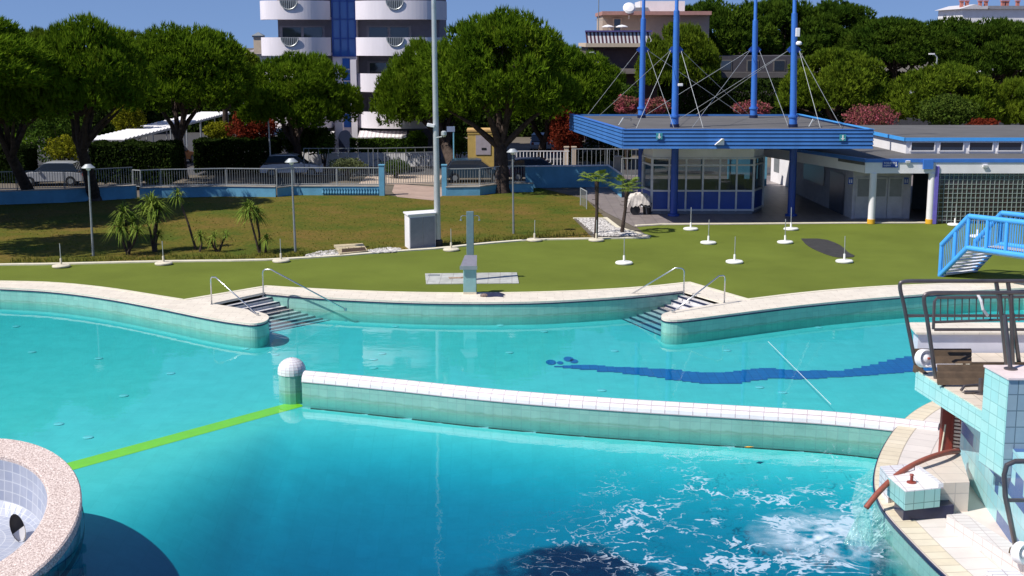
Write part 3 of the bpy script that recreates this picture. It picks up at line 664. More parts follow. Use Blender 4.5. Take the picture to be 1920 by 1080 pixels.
def fascia(a, c, nb=5):
    d = (c-a).normalized(); nr = Vector((d.y,-d.x,0)); f = MB(); hh = (zt-zb)/nb
    for i in range(nb):
        z0 = zb+i*hh
        for (e0,e1,zz0,zz1) in ((0,.10,z0+.02,z0+hh-.005),):
            q = [a+nr*0, c+nr*0, c+nr*.0-nr*.11, a-nr*.11]
            # each board leans out at its foot
            v = [a+nr*.03, c+nr*.03, c-nr*.0, a-nr*.0, a-nr*.1, c-nr*.1]
            n0 = len(f.v)
            pts = [(a+nr*.045,zz0),(c+nr*.045,zz0),(c,zz1),(a,zz1),(a-nr*.1,zz0),(c-nr*.1,zz0),(c-nr*.1,zz1),(a-nr*.1,zz1)]
            f.add([(p.x,p.y,z) for p,z in pts], [(0,1,2,3),(5,4,7,6),(3,2,6,7),(1,0,4,5),(4,0,3,7),(1,5,6,2)])
    b2 = MB(); b2.prism([((a-nr*.02).x,(a-nr*.02).y),((c-nr*.02).x,(c-nr*.02).y),((c-nr*.09).x,(c-nr*.09).y),((a-nr*.09).x,(a-nr*.09).y)], zb+.01, zt-.02)
    f.build('fascia', M['fascia'], can); b2.build('fascia_backing', M['navy'], can)
fascia(c1, c2); fascia(c2, c3); fascia(c0, c1); fascia(c3, c0)
for a, c in ((c1,c2),(c0,c1),(c2,c3)):
    d = (c-a).normalized(); nr = Vector((d.y,-d.x,0))
    b = MB(); b.prism([((a+nr*.05).x,(a+nr*.05).y),((c+nr*.05).x,(c+nr*.05).y),((c-nr*.2).x,(c-nr*.2).y),((a-nr*.2).x,(a-nr*.2).y)], zt, zt+.03); b.build('edge_capping', M['ltblue'] if c is c3 else M['blue'], can)
for x, y in ((1263,405),(1483,405),(1215,392)):
    q = G(x,y,0); 
    if x == 1215: q = Vector((X(1203,74,300),74,0))
    b = MB(); b.lathe([(.30,.012),(.30,.12),(.19,.14),(.19,zb+.1)], q, 20); b.build('column', M['dkblue'], can, smooth='auto')
q = Vector((X(1413,74,300),74,0)); b = MB(); b.lathe([(.19,.012),(.19,zb+.1)], q, 20); b.build('column', M['dkblue'], can, smooth='auto')
for px, py in ((1236,255),(1580,258)):
    q = P(px,py,CY-.07); b = MB(); b.box(q.x-.15,q.x+.15,q.y-.03,q.y+.0,q.z-.15,q.z+.15); b.build('sign_plate', mat('teal_plate',(.05,.30,.36),.5), can)
    b = MB(); b.box(q.x-.03,q.x+.03,q.y-.045,q.y-.031,q.z-.06,q.z+.12); b.add([(q.x-.10,q.y-.04,q.z-.03),(q.x+.10,q.y-.04,q.z-.03),(q.x,q.y-.04,q.z-.13)],[(0,2,1)]); b.build('white_arrow', M['white'], can)
q = P(1352,268,CY-.25); b = MB()
b.add([(q.x-.28,q.y,q.z-.10),(q.x+.05,q.y-.15,q.z+.20),(q.x+.15,q.y,q.z+.18),(q.x+.15,q.y,q.z-.10),(q.x-.28,q.y+.25,q.z-.10),(q.x+.15,q.y+.25,q.z-.10),(q.x+.15,q.y+.25,q.z+.18),(q.x+.05,q.y+.25,q.z+.2)],
      [(0,3,2,1),(0,1,7,4),(1,2,6,7),(3,5,6,2),(0,4,5,3),(4,7,6,5)]); g = b.build('lamp_housing', M['white'], can)
# masts
def mast(px, py, Y, lb, narrow_y):
    q = P(px,py,Y); q.z = zt-.10; t = P(px+ (4 if px < 1450 else 3), 0, Y); dx = (t.x-q.x)/(t.z-q.z)
    root = thing('mast', lb, 'mast', q, 'blue masts on the canopy roof')
    zn = Z(narrow_y, Y); S = lambda z: (q.x+dx*(z-q.z), q.y, z)
    b = MB(); b.tube([S(q.z), S(q.z+.62)], .20, 20); b.build('sleeve', M['blue'], root, smooth='auto')
    b = MB(); b.tube([S(q.z+.5), S(zn)], [.17,.145], 20); b.build('shaft', M['blue'], root, smooth='auto')
    b = MB(); b.tube([S(zn), S(zn+.06), S(16.5)], [.115,.095,.075], 16); b.build('top_tube', M['blue'], root, smooth='auto')
    b = MB(); b.tube([S(q.z+.50),S(q.z+.60)], .25, 20); b.build('collar', M['blue'], root, smooth='auto')
    b = MB(); b.tube([S(q.z+.0),S(q.z+.16)], .24, 20); b.build('base_flange', M['navy'], root, smooth='auto')
    b = MB(); zc = Z(92, Y) 
    for s in (-1,1): b.beam((S(zc)[0]+s*.12,q.y,zc-.1),(S(zc)[0]+s*.28,q.y,zc+.05),.04,.25)
    b.build('cable_bracket', M['dkblue'], root)
    return Vector(S(zc)), root
T = []
T.append(mast(1203,213,74.5,'rear left blue mast on the canopy, nearest the pines',35))
T.append(mast(1265,235,66.5,'front left blue mast rising directly over the kiosk column',20))
T.append(mast(1413,214,74.5,'rear right blue mast between the two front ones',38))
T.append(mast(1487,235,66.5,'front right blue mast carrying a white floodlight and box',25))
anch = {0:[(1125,190,74.5),(1262,222,68),(1340,208,76)],1:[(1112,212,75),(1262,236,64),(1400,212,76),(1290,236,64.2)],2:[(1275,232,66),(1465,213,76),(1500,236,64),(1330,208,76)],3:[(1290,208,76),(1516,234,64.4),(1590,233,66),(1180,236,64)]}
b = {i: MB() for i in range(4)}
roofz = zt+.02
A4 = [Vector((c0.x+1,75.8,roofz)), Vector((c1.x+.7,63.8,roofz)), Vector((c2.x-.9,63.8,roofz)), Vector((c3.x-1,75.8,roofz))]
T = [t_[0] for t_ in T]
mid = [Vector((T[i].x,T[i].y,roofz)) for i in range(4)]
links = {0:[A4[0], Vector((T[1].x-.3,64.2,roofz)), Vector((T[2].x-.4,75.9,roofz))], 1:[A4[1], A4[0]+Vector((.6,-1,0)), Vector((T[1].x+1.1,64,roofz)), Vector((T[2].x,75.6,roofz))],
         2:[Vector((T[1].x+.6,64.3,roofz)), A4[3], Vector((T[3].x-.3,65.8,roofz)), Vector((T[0].x+.4,75.8,roofz))], 3:[Vector((T[1].x+1.0,72,roofz)), Vector((T[3].x+.9,64,roofz)), A4[2]+Vector((-.2,1.2,0)), Vector((T[2].x-3,75.8,roofz))]}
for i in range(4):
    for j, e in enumerate(links[i]):
        c_ = MB(); s = T[i]+Vector((.25 if e.x > T[i].x else -.25,0,-.05)); c_.tube([s, e], .012, 5); cb = thing  # cable
        ob = c_.build('stay_cable', M['galv'], ORG and bpy.data.objects[['mast','mast.001','mast.002','mast.003'][i]])
r3 = bpy.data.objects['mast.003']
q = P(1494,61,66.3); c_ = MB(); c_.box(q.x-.10,q.x+.10,q.y-.30,q.y-.12,q.z-.20,q.z+.22); c_.build('white_box', M['white'], r3, bevel=.02)
q = P(1496,81,66.3); c_ = MB(); c_.lathe([(.05,-.10),(.15,-.06),(.15,.03),(.08,.1)], (q.x,q.y-.25,q.z), 16); c_.build('floodlight', M['white'], r3)
r1 = bpy.data.objects['mast.001']; q = P(1274,159,66.3); c_ = MB(); c_.box(q.x-.10,q.x+.14,q.y-.3,q.y-.1,q.z-.06,q.z+.07); c_.build('small_camera', M['white'], r1, bevel=.02)
# rooftop crutch struts
for x, y, Y, lb in ((1160,226,66,'thin bent metal stay on the left corner of the canopy roof'),(1517,232,65,'thin bent metal stay on the right corner of the canopy roof')):
    q = P(x,y,Y); q.z = roofz+.0; c_ = MB(); c_.tube([q, q+Vector((.25,.3,.35)), q+Vector((.75,1.5,.28)), q+Vector((.9,3.2,.05))], .03, 6); g = c_.build('roof_stay', M['galv']); tag(g, lb, 'stay')
# kiosk
kz0, kz1 = .16, 3.55
K = [Vector((X(1205,69.5,370),69.5,0)), Vector((X(1222,67.8,380),67.8,0)), Vector((X(1411,67.8,380),67.8,0)), Vector((X(1429,69.5,372),69.5,0)), Vector((X(1429,73,372)-.2,73.2,0)), Vector((X(1205,73,370)+.1,73.2,0))]
kio = thing('ticket_kiosk', 'glazed ticket kiosk with white frames and blue lower panels under the canopy', 'kiosk', (9,70,0))
def offp(a, c, e): d = (c-a).normalized(); return Vector((d.y,-d.x,0))*e
pl = MB(); pl.prism([(p.x,p.y) for p in K], .012, kz0); pl.build('plinth', mat('kiosk_plinth',(.20,.21,.24),.7), kio)
rf = MB(); rf.prism([(p.x,p.y) for p in K], 2.95, kz1); rf.build('header', M['white'], kio)
fr = MB(); FRM = mat('white_frame',(.62,.62,.63),.5)
for i, nb in ((0,1),(1,6),(2,1),(3,2),(4,4),(5,2)):
    a, c = K[i], K[(i+1)%6]; d = (c-a).normalized(); e = offp(a,c,.03); L = (c-a).length
    for j in range(nb+1):
        p = a+d*L*j/nb; fr.beam(p+e+Vector((0,0,kz0)), p+e+Vector((0,0,2.95)), .09, .09)
    for z in (kz0+.06, 1.22, 2.55, 2.90): fr.beam(a+e+Vector((0,0,z)), c+e+Vector((0,0,z)), .08, .085)
    for j in range(nb):
        p, q = a+d*(L*j/nb+.03), a+d*(L*(j+1)/nb-.03)
        if i in (0,1,2):
            g = MB(); g.quad(p+Vector((0,0,1.25)), q+Vector((0,0,1.25)), q+Vector((0,0,2.92)), p+Vector((0,0,2.92))); g.build('window_pane', M['seeglass'], kio)
            g = MB(); g.prism([(p.x,p.y),(q.x,q.y),((q-e*1.5).x,(q-e*1.5).y),((p-e*1.5).x,(p-e*1.5).y)], kz0, 1.2); g.build('lower_panel', M['dkblue'], kio)
fr.build('frame', FRM, kio)
g = MB(); g.prism([(K[3].x-.3,73.0),(K[5].x+.3,73.0),(K[5].x+.3,72.85),(K[3].x-.3,72.85)], .2, 1.25); g.build('rear_counter', mat('kiosk_inside',(.35,.36,.34),.8), kio)
g = MB()
for px, w_, h_ in ((1330,.9,.55),(1382,.7,.9),(1408,.5,.6)): 
    q = P(px,330,70.5); g.box(q.x-w_/2,q.x+w_/2,70.3,70.6,.9,.9+h_)
g.build('desk_equipment', M['greymetal'], kio)
for px in (1340, 1395):                                     # posters on the panes
    pass
# tarp covered trolley
q = G(1197,402,0); root = thing('tarp_trolley', 'small handcart covered with a crumpled pale tarpaulin beside the kiosk', 'handcart', q)
b = MB(); vs = []; 
for j in range(9):
    for i in range(13):
        u, v = i/12*2-1, j/8*2-1; r = max(0,1-u*u*.9)*max(0,1-v*v*.8)
        vs.append((q.x+u*.62+.05*noise.noise(Vector((u*3,v*3,1))), q.y+v*.45, .70+.45*r**.5+.12*noise.noise(Vector((u*4,v*4,5))) - (.35 if abs(u)>.95 or abs(v)>.95 else 0)*(1+noise.noise(Vector((u*9,v*9,0))))))
b.add(vs, [(j*13+i,j*13+i+1,(j+1)*13+i+1,(j+1)*13+i) for j in range(8) for i in range(12)]); b.build('tarpaulin', M['bollard'], root)
b = MB(); 
for s in (-1,1): b.tube([(q.x-.75,q.y+s*.25,.75),(q.x-.3,q.y+s*.25,.62),(q.x+.55,q.y+s*.25,.40)], .025, 6); b.tube([(q.x+s*.35,q.y-.2,.55),(q.x+s*.42,q.y-.2,.02)], .02, 6)
b.build('tube_frame', M['greymetal'], root)
b = MB(); b.tube([(q.x-.2,q.y-.34,.27),(q.x-.2,q.y-.24,.27)], .26, 18); b.build('wheel', M['black'], root)
q = G(1213,402,0); b = MB(); b.lathe([(.20,0),(.24,.55),(.26,.58),(.2,.6)], (q.x,q.y,.012), 18); g = b.build('waste_bin', M['black']); tag(g, 'black waste bin standing between the handcart and the blue column', 'waste bin')
# plant stand / weight lying under the canopy
q = G(1328,398,0); root = thing('scooter', 'dark scooter like frame parked in the shade before the kiosk window', 'scooter', q)
b = MB(); b.tube([(q.x-.15,q.y,.15),(q.x-.30,q.y,1.05)], .03, 8); b.tube([(q.x-.55,q.y,1.05),(q.x-.05,q.y,1.08)], .022, 8); b.beam((q.x-.2,q.y,.18),(q.x+.65,q.y,.18),.14,.05); b.build('frame', M['black'], root)
for dx in (-.22,.68):
    b = MB(); b.tube([(q.x+dx,q.y-.03,.14),(q.x+dx,q.y+.03,.14)], .13, 16); b.build('wheel', M['black'], root)

# ================================================================ ANNEX
AY = 64.0; ax0 = X(1623,AY,300); zr, zf = 3.20, 2.50; ax1 = 36.0
an = thing('changing_rooms', 'low white changing room block with grey roof and blue trimmed clerestory', 'building', (26,68,0))
b = MB(); b.prism([(ax0-5.2,80),(ax0,AY+.1),(ax1,AY+.1),(ax1,80)], zr-.32, zr-.02); b.build('lower_roof', M['roofgrey'], an)
b = MB(); b.box(ax0,ax1,AY,AY+.22,zf,zr-.17); b.build('beam', M['white'], an)
b = MB(); b.box(ax0-.04,ax1,AY-.04,AY+.2,zr-.165,zr); b.prism([(ax0-.04,AY+.2),(ax0+.15,AY+.2),(ax0-4.9,79),(ax0-5.15,79)], zr-.165, zr); b.build('blue_trim', M['blue'], an)
b = MB(); b.prism([(ax0,AY+.22),(ax0+.2,AY+.22),(ax0-4.9,79),(ax0-5.1,79)], zf, zr-.17); b.build('side_beam', M['white'], an)
for px in (1626,1734):
    q = G(px,416,0); c_ = MB(); c_.lathe([(.17,.2),(.17,zf)], (q.x,AY+.12,0), 20); col_ = c_.build('round_column', M['white'], an, smooth='auto')
    c_ = MB(); c_.lathe([(.19,.012),(.19,.24)], (q.x,AY+.12,0), 20); c_.build('yellow_foot', M['yellow'], an, smooth='auto')
q = G(1741,416,0); c_ = MB(); c_.box(q.x-.07,q.x+.10,AY-.06,AY+.10,.012,zf+.35); c_.build('downpipe', mat('violet_pipe',(.16,.13,.50),.5), an)
c_ = MB(); q = P(1738,305,AY); c_.box(q.x-.22,q.x+.26,AY-.2,AY-.045,q.z-.3,q.z+.16); c_.build('rain_hopper', M['blue'], an)
# glass block wall with white grid
gx0 = X(1745,AY,370); gy = AY+.16
b = MB(); b.box(gx0,ax1,gy,gy+.12,.012,zf); b.build('glass_blocks', tile('glass_block',(.045,.012,.03),(.02,.025,.05),(.03,.03,.04),.225,.225,.01,.08,dirt=.3,bump=.6,spec=.8), an)
b = MB(); xx = gx0
while xx < ax1: b.box(xx-.012,xx+.012,gy-.035,gy+.01,.012,zf); xx += .225
zz = .15
while zz < zf: b.box(gx0,ax1,gy-.030,gy+.008,zz-.011,zz+.011); zz += .225
b.build('white_grid', mat('white_joint',(.30,.36,.34),.6), an)
# clerestory
cy0 = 67.4; cx0 = X(1699,cy0,270); zc0, zc1 = zr-.02, 3.98
b = MB(); b.box(cx0,ax1,cy0,cy0+.2,zc0,zc1-.12); b.build('clerestory_wall', M['white'], an)
b = MB(); b.prism([(cx0,cy0),(cx0+.2,cy0+.2),(cx0+.2,74.5),(cx0-.55,74.5)], zc0, zc1-.12); b.build('clerestory_side_wall', M['white'], an)
b = MB(); b.prism([(cx0-.1,cy0-.08),(ax1,cy0-.08),(ax1,78.0),(cx0-.9,78.0)], zc1-.12, zc1-.02); b.build('upper_roof', M['roofgrey'], an)
b = MB(); b.box(cx0-.13,ax1,cy0-.13,cy0-.081,zc1-.16,zc1+.02); b.prism([(cx0-.15,cy0-.13),(cx0-.1,cy0-.13),(cx0-.9,78),(cx0-.98,78)], zc1-.16, zc1+.02); b.build('upper_blue_trim', M['ltblue'], an)
for i, px in enumerate((1709,1763,1818,1872,1926,1980)):
    q0, q1 = P(px,267,cy0), P(px+42,282,cy0); f = MB(); z0, z1 = q1.z, q0.z
    f.box(q0.x-.05,q1.x+.05,cy0-.06,cy0-.001,z0-.05,z0); f.box(q0.x-.05,q1.x+.05,cy0-.06,cy0-.001,z1,z1+.05); f.box(q0.x-.05,q0.x,cy0-.06,cy0-.001,z0,z1); f.box(q1.x,q1.x+.05,cy0-.06,cy0-.001,z0,z1)
    w_ = f.build('clerestory_window', M['white'], an); g = MB(); g.quad((q0.x,cy0-.012,z0),(q1.x,cy0-.012,z0),(q1.x,cy0-.012,z1),(q0.x,cy0-.012,z1)); ORG[w_.name] = ORG[an.name]; g.build('pane', M['glass'], w_)
# walls under the canopy side
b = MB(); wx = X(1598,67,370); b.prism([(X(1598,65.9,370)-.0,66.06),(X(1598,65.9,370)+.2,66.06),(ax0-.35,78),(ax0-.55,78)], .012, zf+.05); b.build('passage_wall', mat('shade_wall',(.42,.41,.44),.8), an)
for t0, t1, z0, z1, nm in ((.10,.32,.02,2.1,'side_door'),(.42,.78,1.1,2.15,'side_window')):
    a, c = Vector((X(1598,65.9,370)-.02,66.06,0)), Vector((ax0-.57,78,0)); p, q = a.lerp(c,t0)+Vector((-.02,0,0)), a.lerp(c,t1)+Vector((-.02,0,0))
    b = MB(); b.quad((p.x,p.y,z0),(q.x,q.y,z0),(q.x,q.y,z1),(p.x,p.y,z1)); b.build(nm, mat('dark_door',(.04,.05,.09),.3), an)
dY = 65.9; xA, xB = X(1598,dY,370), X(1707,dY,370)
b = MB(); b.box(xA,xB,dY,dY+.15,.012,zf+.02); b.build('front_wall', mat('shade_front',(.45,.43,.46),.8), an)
for p0, p1, z0, z1, nm, mm in ((1604,1619,0,0,'',0),):
    pass
d0, d1 = X(1603,dY,370), X(1693,dY,370)
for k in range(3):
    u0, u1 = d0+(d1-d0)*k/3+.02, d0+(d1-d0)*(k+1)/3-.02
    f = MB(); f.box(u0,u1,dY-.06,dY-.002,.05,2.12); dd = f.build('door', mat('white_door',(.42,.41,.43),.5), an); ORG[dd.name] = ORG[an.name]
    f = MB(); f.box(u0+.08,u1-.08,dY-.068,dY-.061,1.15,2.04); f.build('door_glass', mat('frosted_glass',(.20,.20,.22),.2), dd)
f = MB(); f.box(d0+.9,d0+1.0,dY-.13,dY-.069,1.0,1.1); f.build('door_handle', M['steel'], an)
for px in (1595,1699):
    q = P(px,339,dY-.02); f = MB(); f.box(q.x-.12,q.x+.12,dY-.035,dY-.003,q.z-.17,q.z+.17); s_ = f.build('toilet_sign', M['dkblue'], an); ORG[s_.name] = ORG[an.name]
    f = MB()
    for dx in (-.05,.05): f.box(q.x+dx-.02,q.x+dx+.02,dY-.042,dY-.036,q.z-.10,q.z+.04); f.box(q.x+dx-.015,q.x+dx+.015,dY-.042,dY-.036,q.z+.05,q.z+.08)
    f.build('pictogram', M['white'], s_)
b = MB(); b.box(X(1707,70,370),X(1745,70,370)+.6,69.6,69.75,.012,zf); b.build('recess_wall', mat('recess',(.12,.16,.17),.8), an)
# blue toilet sign on the beam
def text_mesh(body, size, mat_, parent, loc, name='lettering', ex=.004):
    cu = bpy.data.curves.new('t','FONT'); cu.body = body; cu.size = size; cu.extrude = ex; cu.align_x = 'LEFT'
    to = bpy.data.objects.new('t', cu); scn.collection.objects.link(to); dg = bpy.context.evaluated_depsgraph_get()
    me = bpy.data.meshes.new_from_object(to.evaluated_get(dg)); bpy.data.objects.remove(to)
    me.transform(Matrix.Rotation(math.pi/2,4,'X')); me.materials.clear(); me.materials.append(mat_)
    ob = bpy.data.objects.new(name, me); scn.collection.objects.link(ob); ob.parent = parent; ob.location = Vector(loc)-ORG[parent.name]; return ob
q0, q1 = P(1655,302,AY), P(1683,314,AY); sg = thing('toilet_direction_sign', 'blue sign reading TOILETTE with a down arrow on the white beam', 'sign', ((q0.x+q1.x)/2,AY-.03,q1.z))
b = MB(); b.box(q0.x,q1.x,AY-.055,AY-.041 if 0 else AY-.003,q1.z,q0.z+.02); b.build('sign_board', M['dkblue'], sg)
LW = mat('sign_white',(.85,.85,.9),.5)
text_mesh('TOILETTE', .135, LW, sg, (q0.x+.04,AY-.062,q0.z-.14)); text_mesh('spogliatoi', .09, LW, sg, (q0.x+.04,AY-.062,q0.z-.235), 'small_lettering')
b = MB(); b.box(q1.x-.10,q1.x-.075,AY-.064,AY-.057,q1.z+.12,q0.z-.04); b.add([(q1.x-.15,AY-.062,q1.z+.13),(q1.x-.025,AY-.062,q1.z+.13),(q1.x-.0875,AY-.062,q1.z+.05)],[(0,2,1)]); b.build('arrow', LW, sg)
for px, py, lb in ((1702,303,'small white spotlight on the beam right of the blue sign'),(1847,311,'white lamp box on the beam above the glass block wall')):
    q = P(px,py,AY-.02); b = MB(); b.obox(q, .22,.16,.12, rx=.2); b.beam(q, (q.x+.12,AY-.01,q.z-.25), .03,.03); g = b.build('wall_spotlight', M['white']); tag(g, lb, 'spotlight', 'spotlights on the annex beam')
# sunlit white wall seen between kiosk and annex
wY = 80.0; b = MB(); b.prism([(X(1446,84,300),84),(X(1486,wY,300),wY),(X(1486,wY,300)+.2,wY),(X(1446,84,300)+.3,84.2)], .012, 3.3); g = b.build('white_partition_wall', M['white']); tag(g, 'sunlit white wall with a dark window between the kiosk and the right column', 'wall')
b = MB(); a, c = Vector((X(1446,84,300),84,0)), Vector((X(1486,wY,300),wY,0)); p, q = a.lerp(c,.15)+Vector((-.02,-.02,0)), a.lerp(c,.40)+Vector((-.02,-.02,0)); b.quad((p.x,p.y,.7),(q.x,q.y,.7),(q.x,q.y,2.9),(p.x,p.y,2.9)); g = b.build('poster_frame', M['greymetal']); g.parent = None; tag(g, 'narrow dark glazed door frame on the sunlit white partition wall', 'door')
# ================================================================ FOOTBRIDGE
L0, L1 = G(1762,518,0), P(1813,466,48.5); R0, R1 = G(1884,512,0), P(1893,482,47.3)
R1.z = L1.z
br = thing('footbridge', 'light blue tubular footbridge with slatted railing and white open steps', 'footbridge', L0)
dirn = (P(1920,489,46.6)-L1); Lend = L1+dirn*2.6; Lend.z = L1.z+.05
up = Vector((0,0,1.22))
def balust(a, c, nb, posts):
    b = MB(); b.tube([a+up, c+up], .095, 12); b.tube([a+Vector((0,0,.03)), c+Vector((0,0,.03))], .095, 12); b.build('rail', M['ltblue'], br, smooth='auto')
    b = MB(); 
    for t in posts: p = a.lerp(c,t); b.tube([p, p+up], .075, 10)
    b.build('post', M['ltblue'], br, smooth='auto')
    b = MB()
    for i in range(nb): p = a.lerp(c,(i+.5)/nb); b.tube([p+Vector((0,0,.05)), p+up], .014, 5)
    b.build('balusters', M['ltblue'], br)
balust(L0, L1, 15, (0,.52,1)); balust(L1, Lend, 62, (.13,.26,.39,.52,.65,.8,1))
wd = (R1-L1); wd.z = 0; wd = wd.normalized()*1.9
wd = Vector((1.55,.9,0))
balust(L1+wd, Lend+wd, 62, (0,.2,.4,.6,.8,1)); balust(L0+wd*1.05, L1+wd, 15, (0,.5,1))
b = MB(); dk = MB()
for i in range(8):
    t = (i+.5)/8; p = L0.lerp(L1,t); q = (L0+wd*1.05).lerp(L1+wd,t); b.beam(p, q, .26, .045)
b.build('step_treads', M['white'], br)
b = MB(); b.prism([(v.x,v.y) for v in (L1,Lend,Lend+wd,L1+wd)], L1.z-.10, L1.z-.02); b.build('deck', M['concrete'], br)
F2 = Lend+(Lend-L1).normalized()*1.5; F2.z = 0
balust(Lend, F2, 15, (0,.5,1)); balust(Lend+wd, F2+wd, 15, (0,.5,1))
b = MB()
for i in range(8): t = (i+.5)/8; b.beam(Lend.lerp(F2,t), (Lend+wd).lerp(F2+wd,t), .26, .045)
b.build('step_treads', M['white'], br)
b = MB(); b.tube([L0+Vector((.1,-.05,-.0)), L0+Vector((.1,-.05,.2))], .11, 12); b.build('foot', M['dkblue'], br)
# ================================================================ RIGHT ISLAND WITH THE TILED TOWER
isl_px = [(1790,738),(1757,747),(1725,762),(1700,780),(1676,805),(1655,838),(1642,872),(1638,905),(1648,940),(1668,968),(1694,996),(1722,1025),(1752,1055),(1785,1085),(1830,1130)]
IO = smooth([G(x,y,.05) for x,y in isl_px], 2)
isl = thing('pool_island', 'island deck with curved cream coping and teal wall around the tiled tower', 'deck', (9,26,-.9))
far = [Vector((14,28.5,0)), Vector((14,17,0))]
b = MB(); b.prism([(p.x,p.y) for p in IO]+[(14,IO[-1].y),(14,IO[0].y+1)], -.10, .03); b.build('deck_slab', mat('deck_screed',(.66,.57,.52),.8,var=.10,scale=1.5), isl)
wl = off(IO, .0)
b = MB(); b.strip(off(IO,-.0), -2.2, -.06, flip=False); b.build('island_wall', M['pooltile'], isl)
def band_(d0, d1, z, m, nm, w=.5):
    o0, o1 = off(IO, d0), off(IO, d1); b = MB(); u = 0
    for i in range(len(IO)-1):
        L = (IO[i+1]-IO[i]).length
        q = [Vector((p.x,p.y,z)) for p in (o0[i],o0[i+1],o1[i+1],o1[i])]
        b.quad(*q, uv=[(u,0),(u+L,0),(u+L,abs(d1-d0)),(u,abs(d1-d0))]); u += L
    return b.build(nm, m, isl)
sgn = 1 if (off(IO,1)[len(IO)//2].x > IO[len(IO)//2].x) else -1
b = MB(); oo, oi = off(IO,-sgn*.03), off(IO,sgn*.05); b.prism([(p.x,p.y) for p in oo]+[(p.x,p.y) for p in reversed(oi)], -.05, .01); b.build('navy_edge', M['navy'], isl)
band_(.0, sgn*.42, .040, tile('island_coping',(.70,.60,.44),(.76,.67,.52),(.50,.42,.30),.30,.42,.012,.5,dirt=.15), 'coping_ring')
band_(sgn*.42, sgn*1.02, .036, tile('island_tiles',(.74,.67,.62),(.68,.61,.56),(.50,.44,.40),.5,.6,.010,.5,dirt=.12), 'tile_ring')

mosaic_n = None
def mosaicmat(name, base1, base2, dark, scale=.26):
    m, n, b, o = _new(name); uv = N(n,'ShaderNodeTexCoord'); br = N(n,'ShaderNodeTexBrick'); br.offset=0; br.squash=1
    n.links.new(uv.outputs['UV'],br.inputs[0]); br.inputs['Scale'].default_value=1; br.inputs['Brick Width'].default_value=scale; br.inputs['Row Height'].default_value=scale*1.05
    br.inputs['Mortar Size'].default_value=.008; br.inputs['Mortar Smooth'].default_value=.1; br.inputs['Bias'].default_value=0
    br.inputs['Color1'].default_value=(*base1,1); br.inputs['Color2'].default_value=(*base2,1); br.inputs['Mortar'].default_value=(.35,.5,.5,1)
    # zigzag of dark tiles: cell index -> noise
    sp = N(n,'ShaderNodeVectorMath',operation='SNAP'); n.links.new(uv.outputs['UV'],sp.inputs[0]); sp.inputs[1].default_value=(scale,scale*1.05,1)
    mpn = N(n,'ShaderNodeMapping'); mpn.inputs['Rotation'].default_value=(0,0,.62); mpn.inputs['Scale'].default_value=(.35,1.5,1); n.links.new(sp.outputs[0],mpn.inputs[0])
    nz = N(n,'ShaderNodeTexNoise'); nz.inputs['Scale'].default_value=1.0; nz.inputs['Detail'].default_value=2; n.links.new(mpn.outputs[0],nz.inputs[0])
    gt = N(n,'ShaderNodeMath',operation='GREATER_THAN'); gt.inputs[1].default_value=.54; n.links.new(nz.outputs[0],gt.inputs[0])
    mx = N(n,'ShaderNodeMix',data_type='RGBA'); n.links.new(gt.outputs[0],mx.inputs[0]); n.links.new(br.outputs[0],mx.inputs[6]); mx.inputs[7].default_value=(*dark,1)
    n.links.new(mx.outputs[2],b.inputs['Base Color']); b.inputs['Roughness'].default_value=.25
    bp=N(n,'ShaderNodeBump'); bp.invert=True; bp.inputs['Strength'].default_value=.3; bp.inputs['Distance'].default_value=.01; n.links.new(br.outputs['Fac'],bp.inputs['Height']); n.links.new(bp.outputs[0],b.inputs['Normal'])
    return m
mos = mosaicmat('mosaic_tile', (.28,.60,.66), (.40,.68,.70), (.06,.13,.32))
cyan = tile('cyan_tile', (.34,.68,.66), (.42,.74,.70), (.25,.50,.48), .30, .22, .008, .25, dirt=.1)
greyb = tile('shaded_grey_tile', (.24,.34,.42), (.30,.40,.46), (.12,.18,.22), .30, .30, .010, .25, dirt=.12)  # shade of the pier front put into the tile colour; sunlit side is cyan
beige = tile('platform_tiles', (.72,.62,.50), (.66,.56,.45), (.45,.38,.30), .5, .5, .010, .5, dirt=.18)
# tower: platform top at PZ, its left edge runs towards the viewer
PZ = 2.10
E0, E1 = G(1717,696,PZ), G(1887,800,PZ)      # top outer edge of the platform
tw = thing('tiled_tower', 'mosaic tiled tower carrying a raised platform on the right island', 'tower', (10.5,24,0))
dE = (E1-E0).normalized(); nE = Vector((dE.y,-dE.x,0)); 
if nE.x > 0: nE = -nE                        # outward, to the left
def pr(pts, z0, z1, nm, m, par=None, bv=0):
    b = MB(); b.prism([(p[0],p[1]) for p in pts], z0, z1); return b.build(nm, m, par or tw, bevel=bv)
E1b = E1+dE*.0
pf = [E0, E1b, Vector((14,E1b.y,0)), Vector((14,E0.y+.3,0))]
pr(pf, PZ-.40, PZ-.02, 'platform_edge', cyan)
pr([E0-nE*.06, E1b-nE*.06, Vector((14,E1b.y+.03,0)), Vector((14,E0.y+.25,0))], PZ-.018, PZ, 'platform_floor', beige)
# wall below the platform, set back a little
W0, W1 = G(1797,878,.03), G(1935,1075,.03)
dW = (W1-W0).normalized(); W1 = W0+dW*9
pr([W0, W1, Vector((14,W1.y,0)), Vector((14,W0.y,0))], .03, PZ-.40, 'tower_wall', mos)
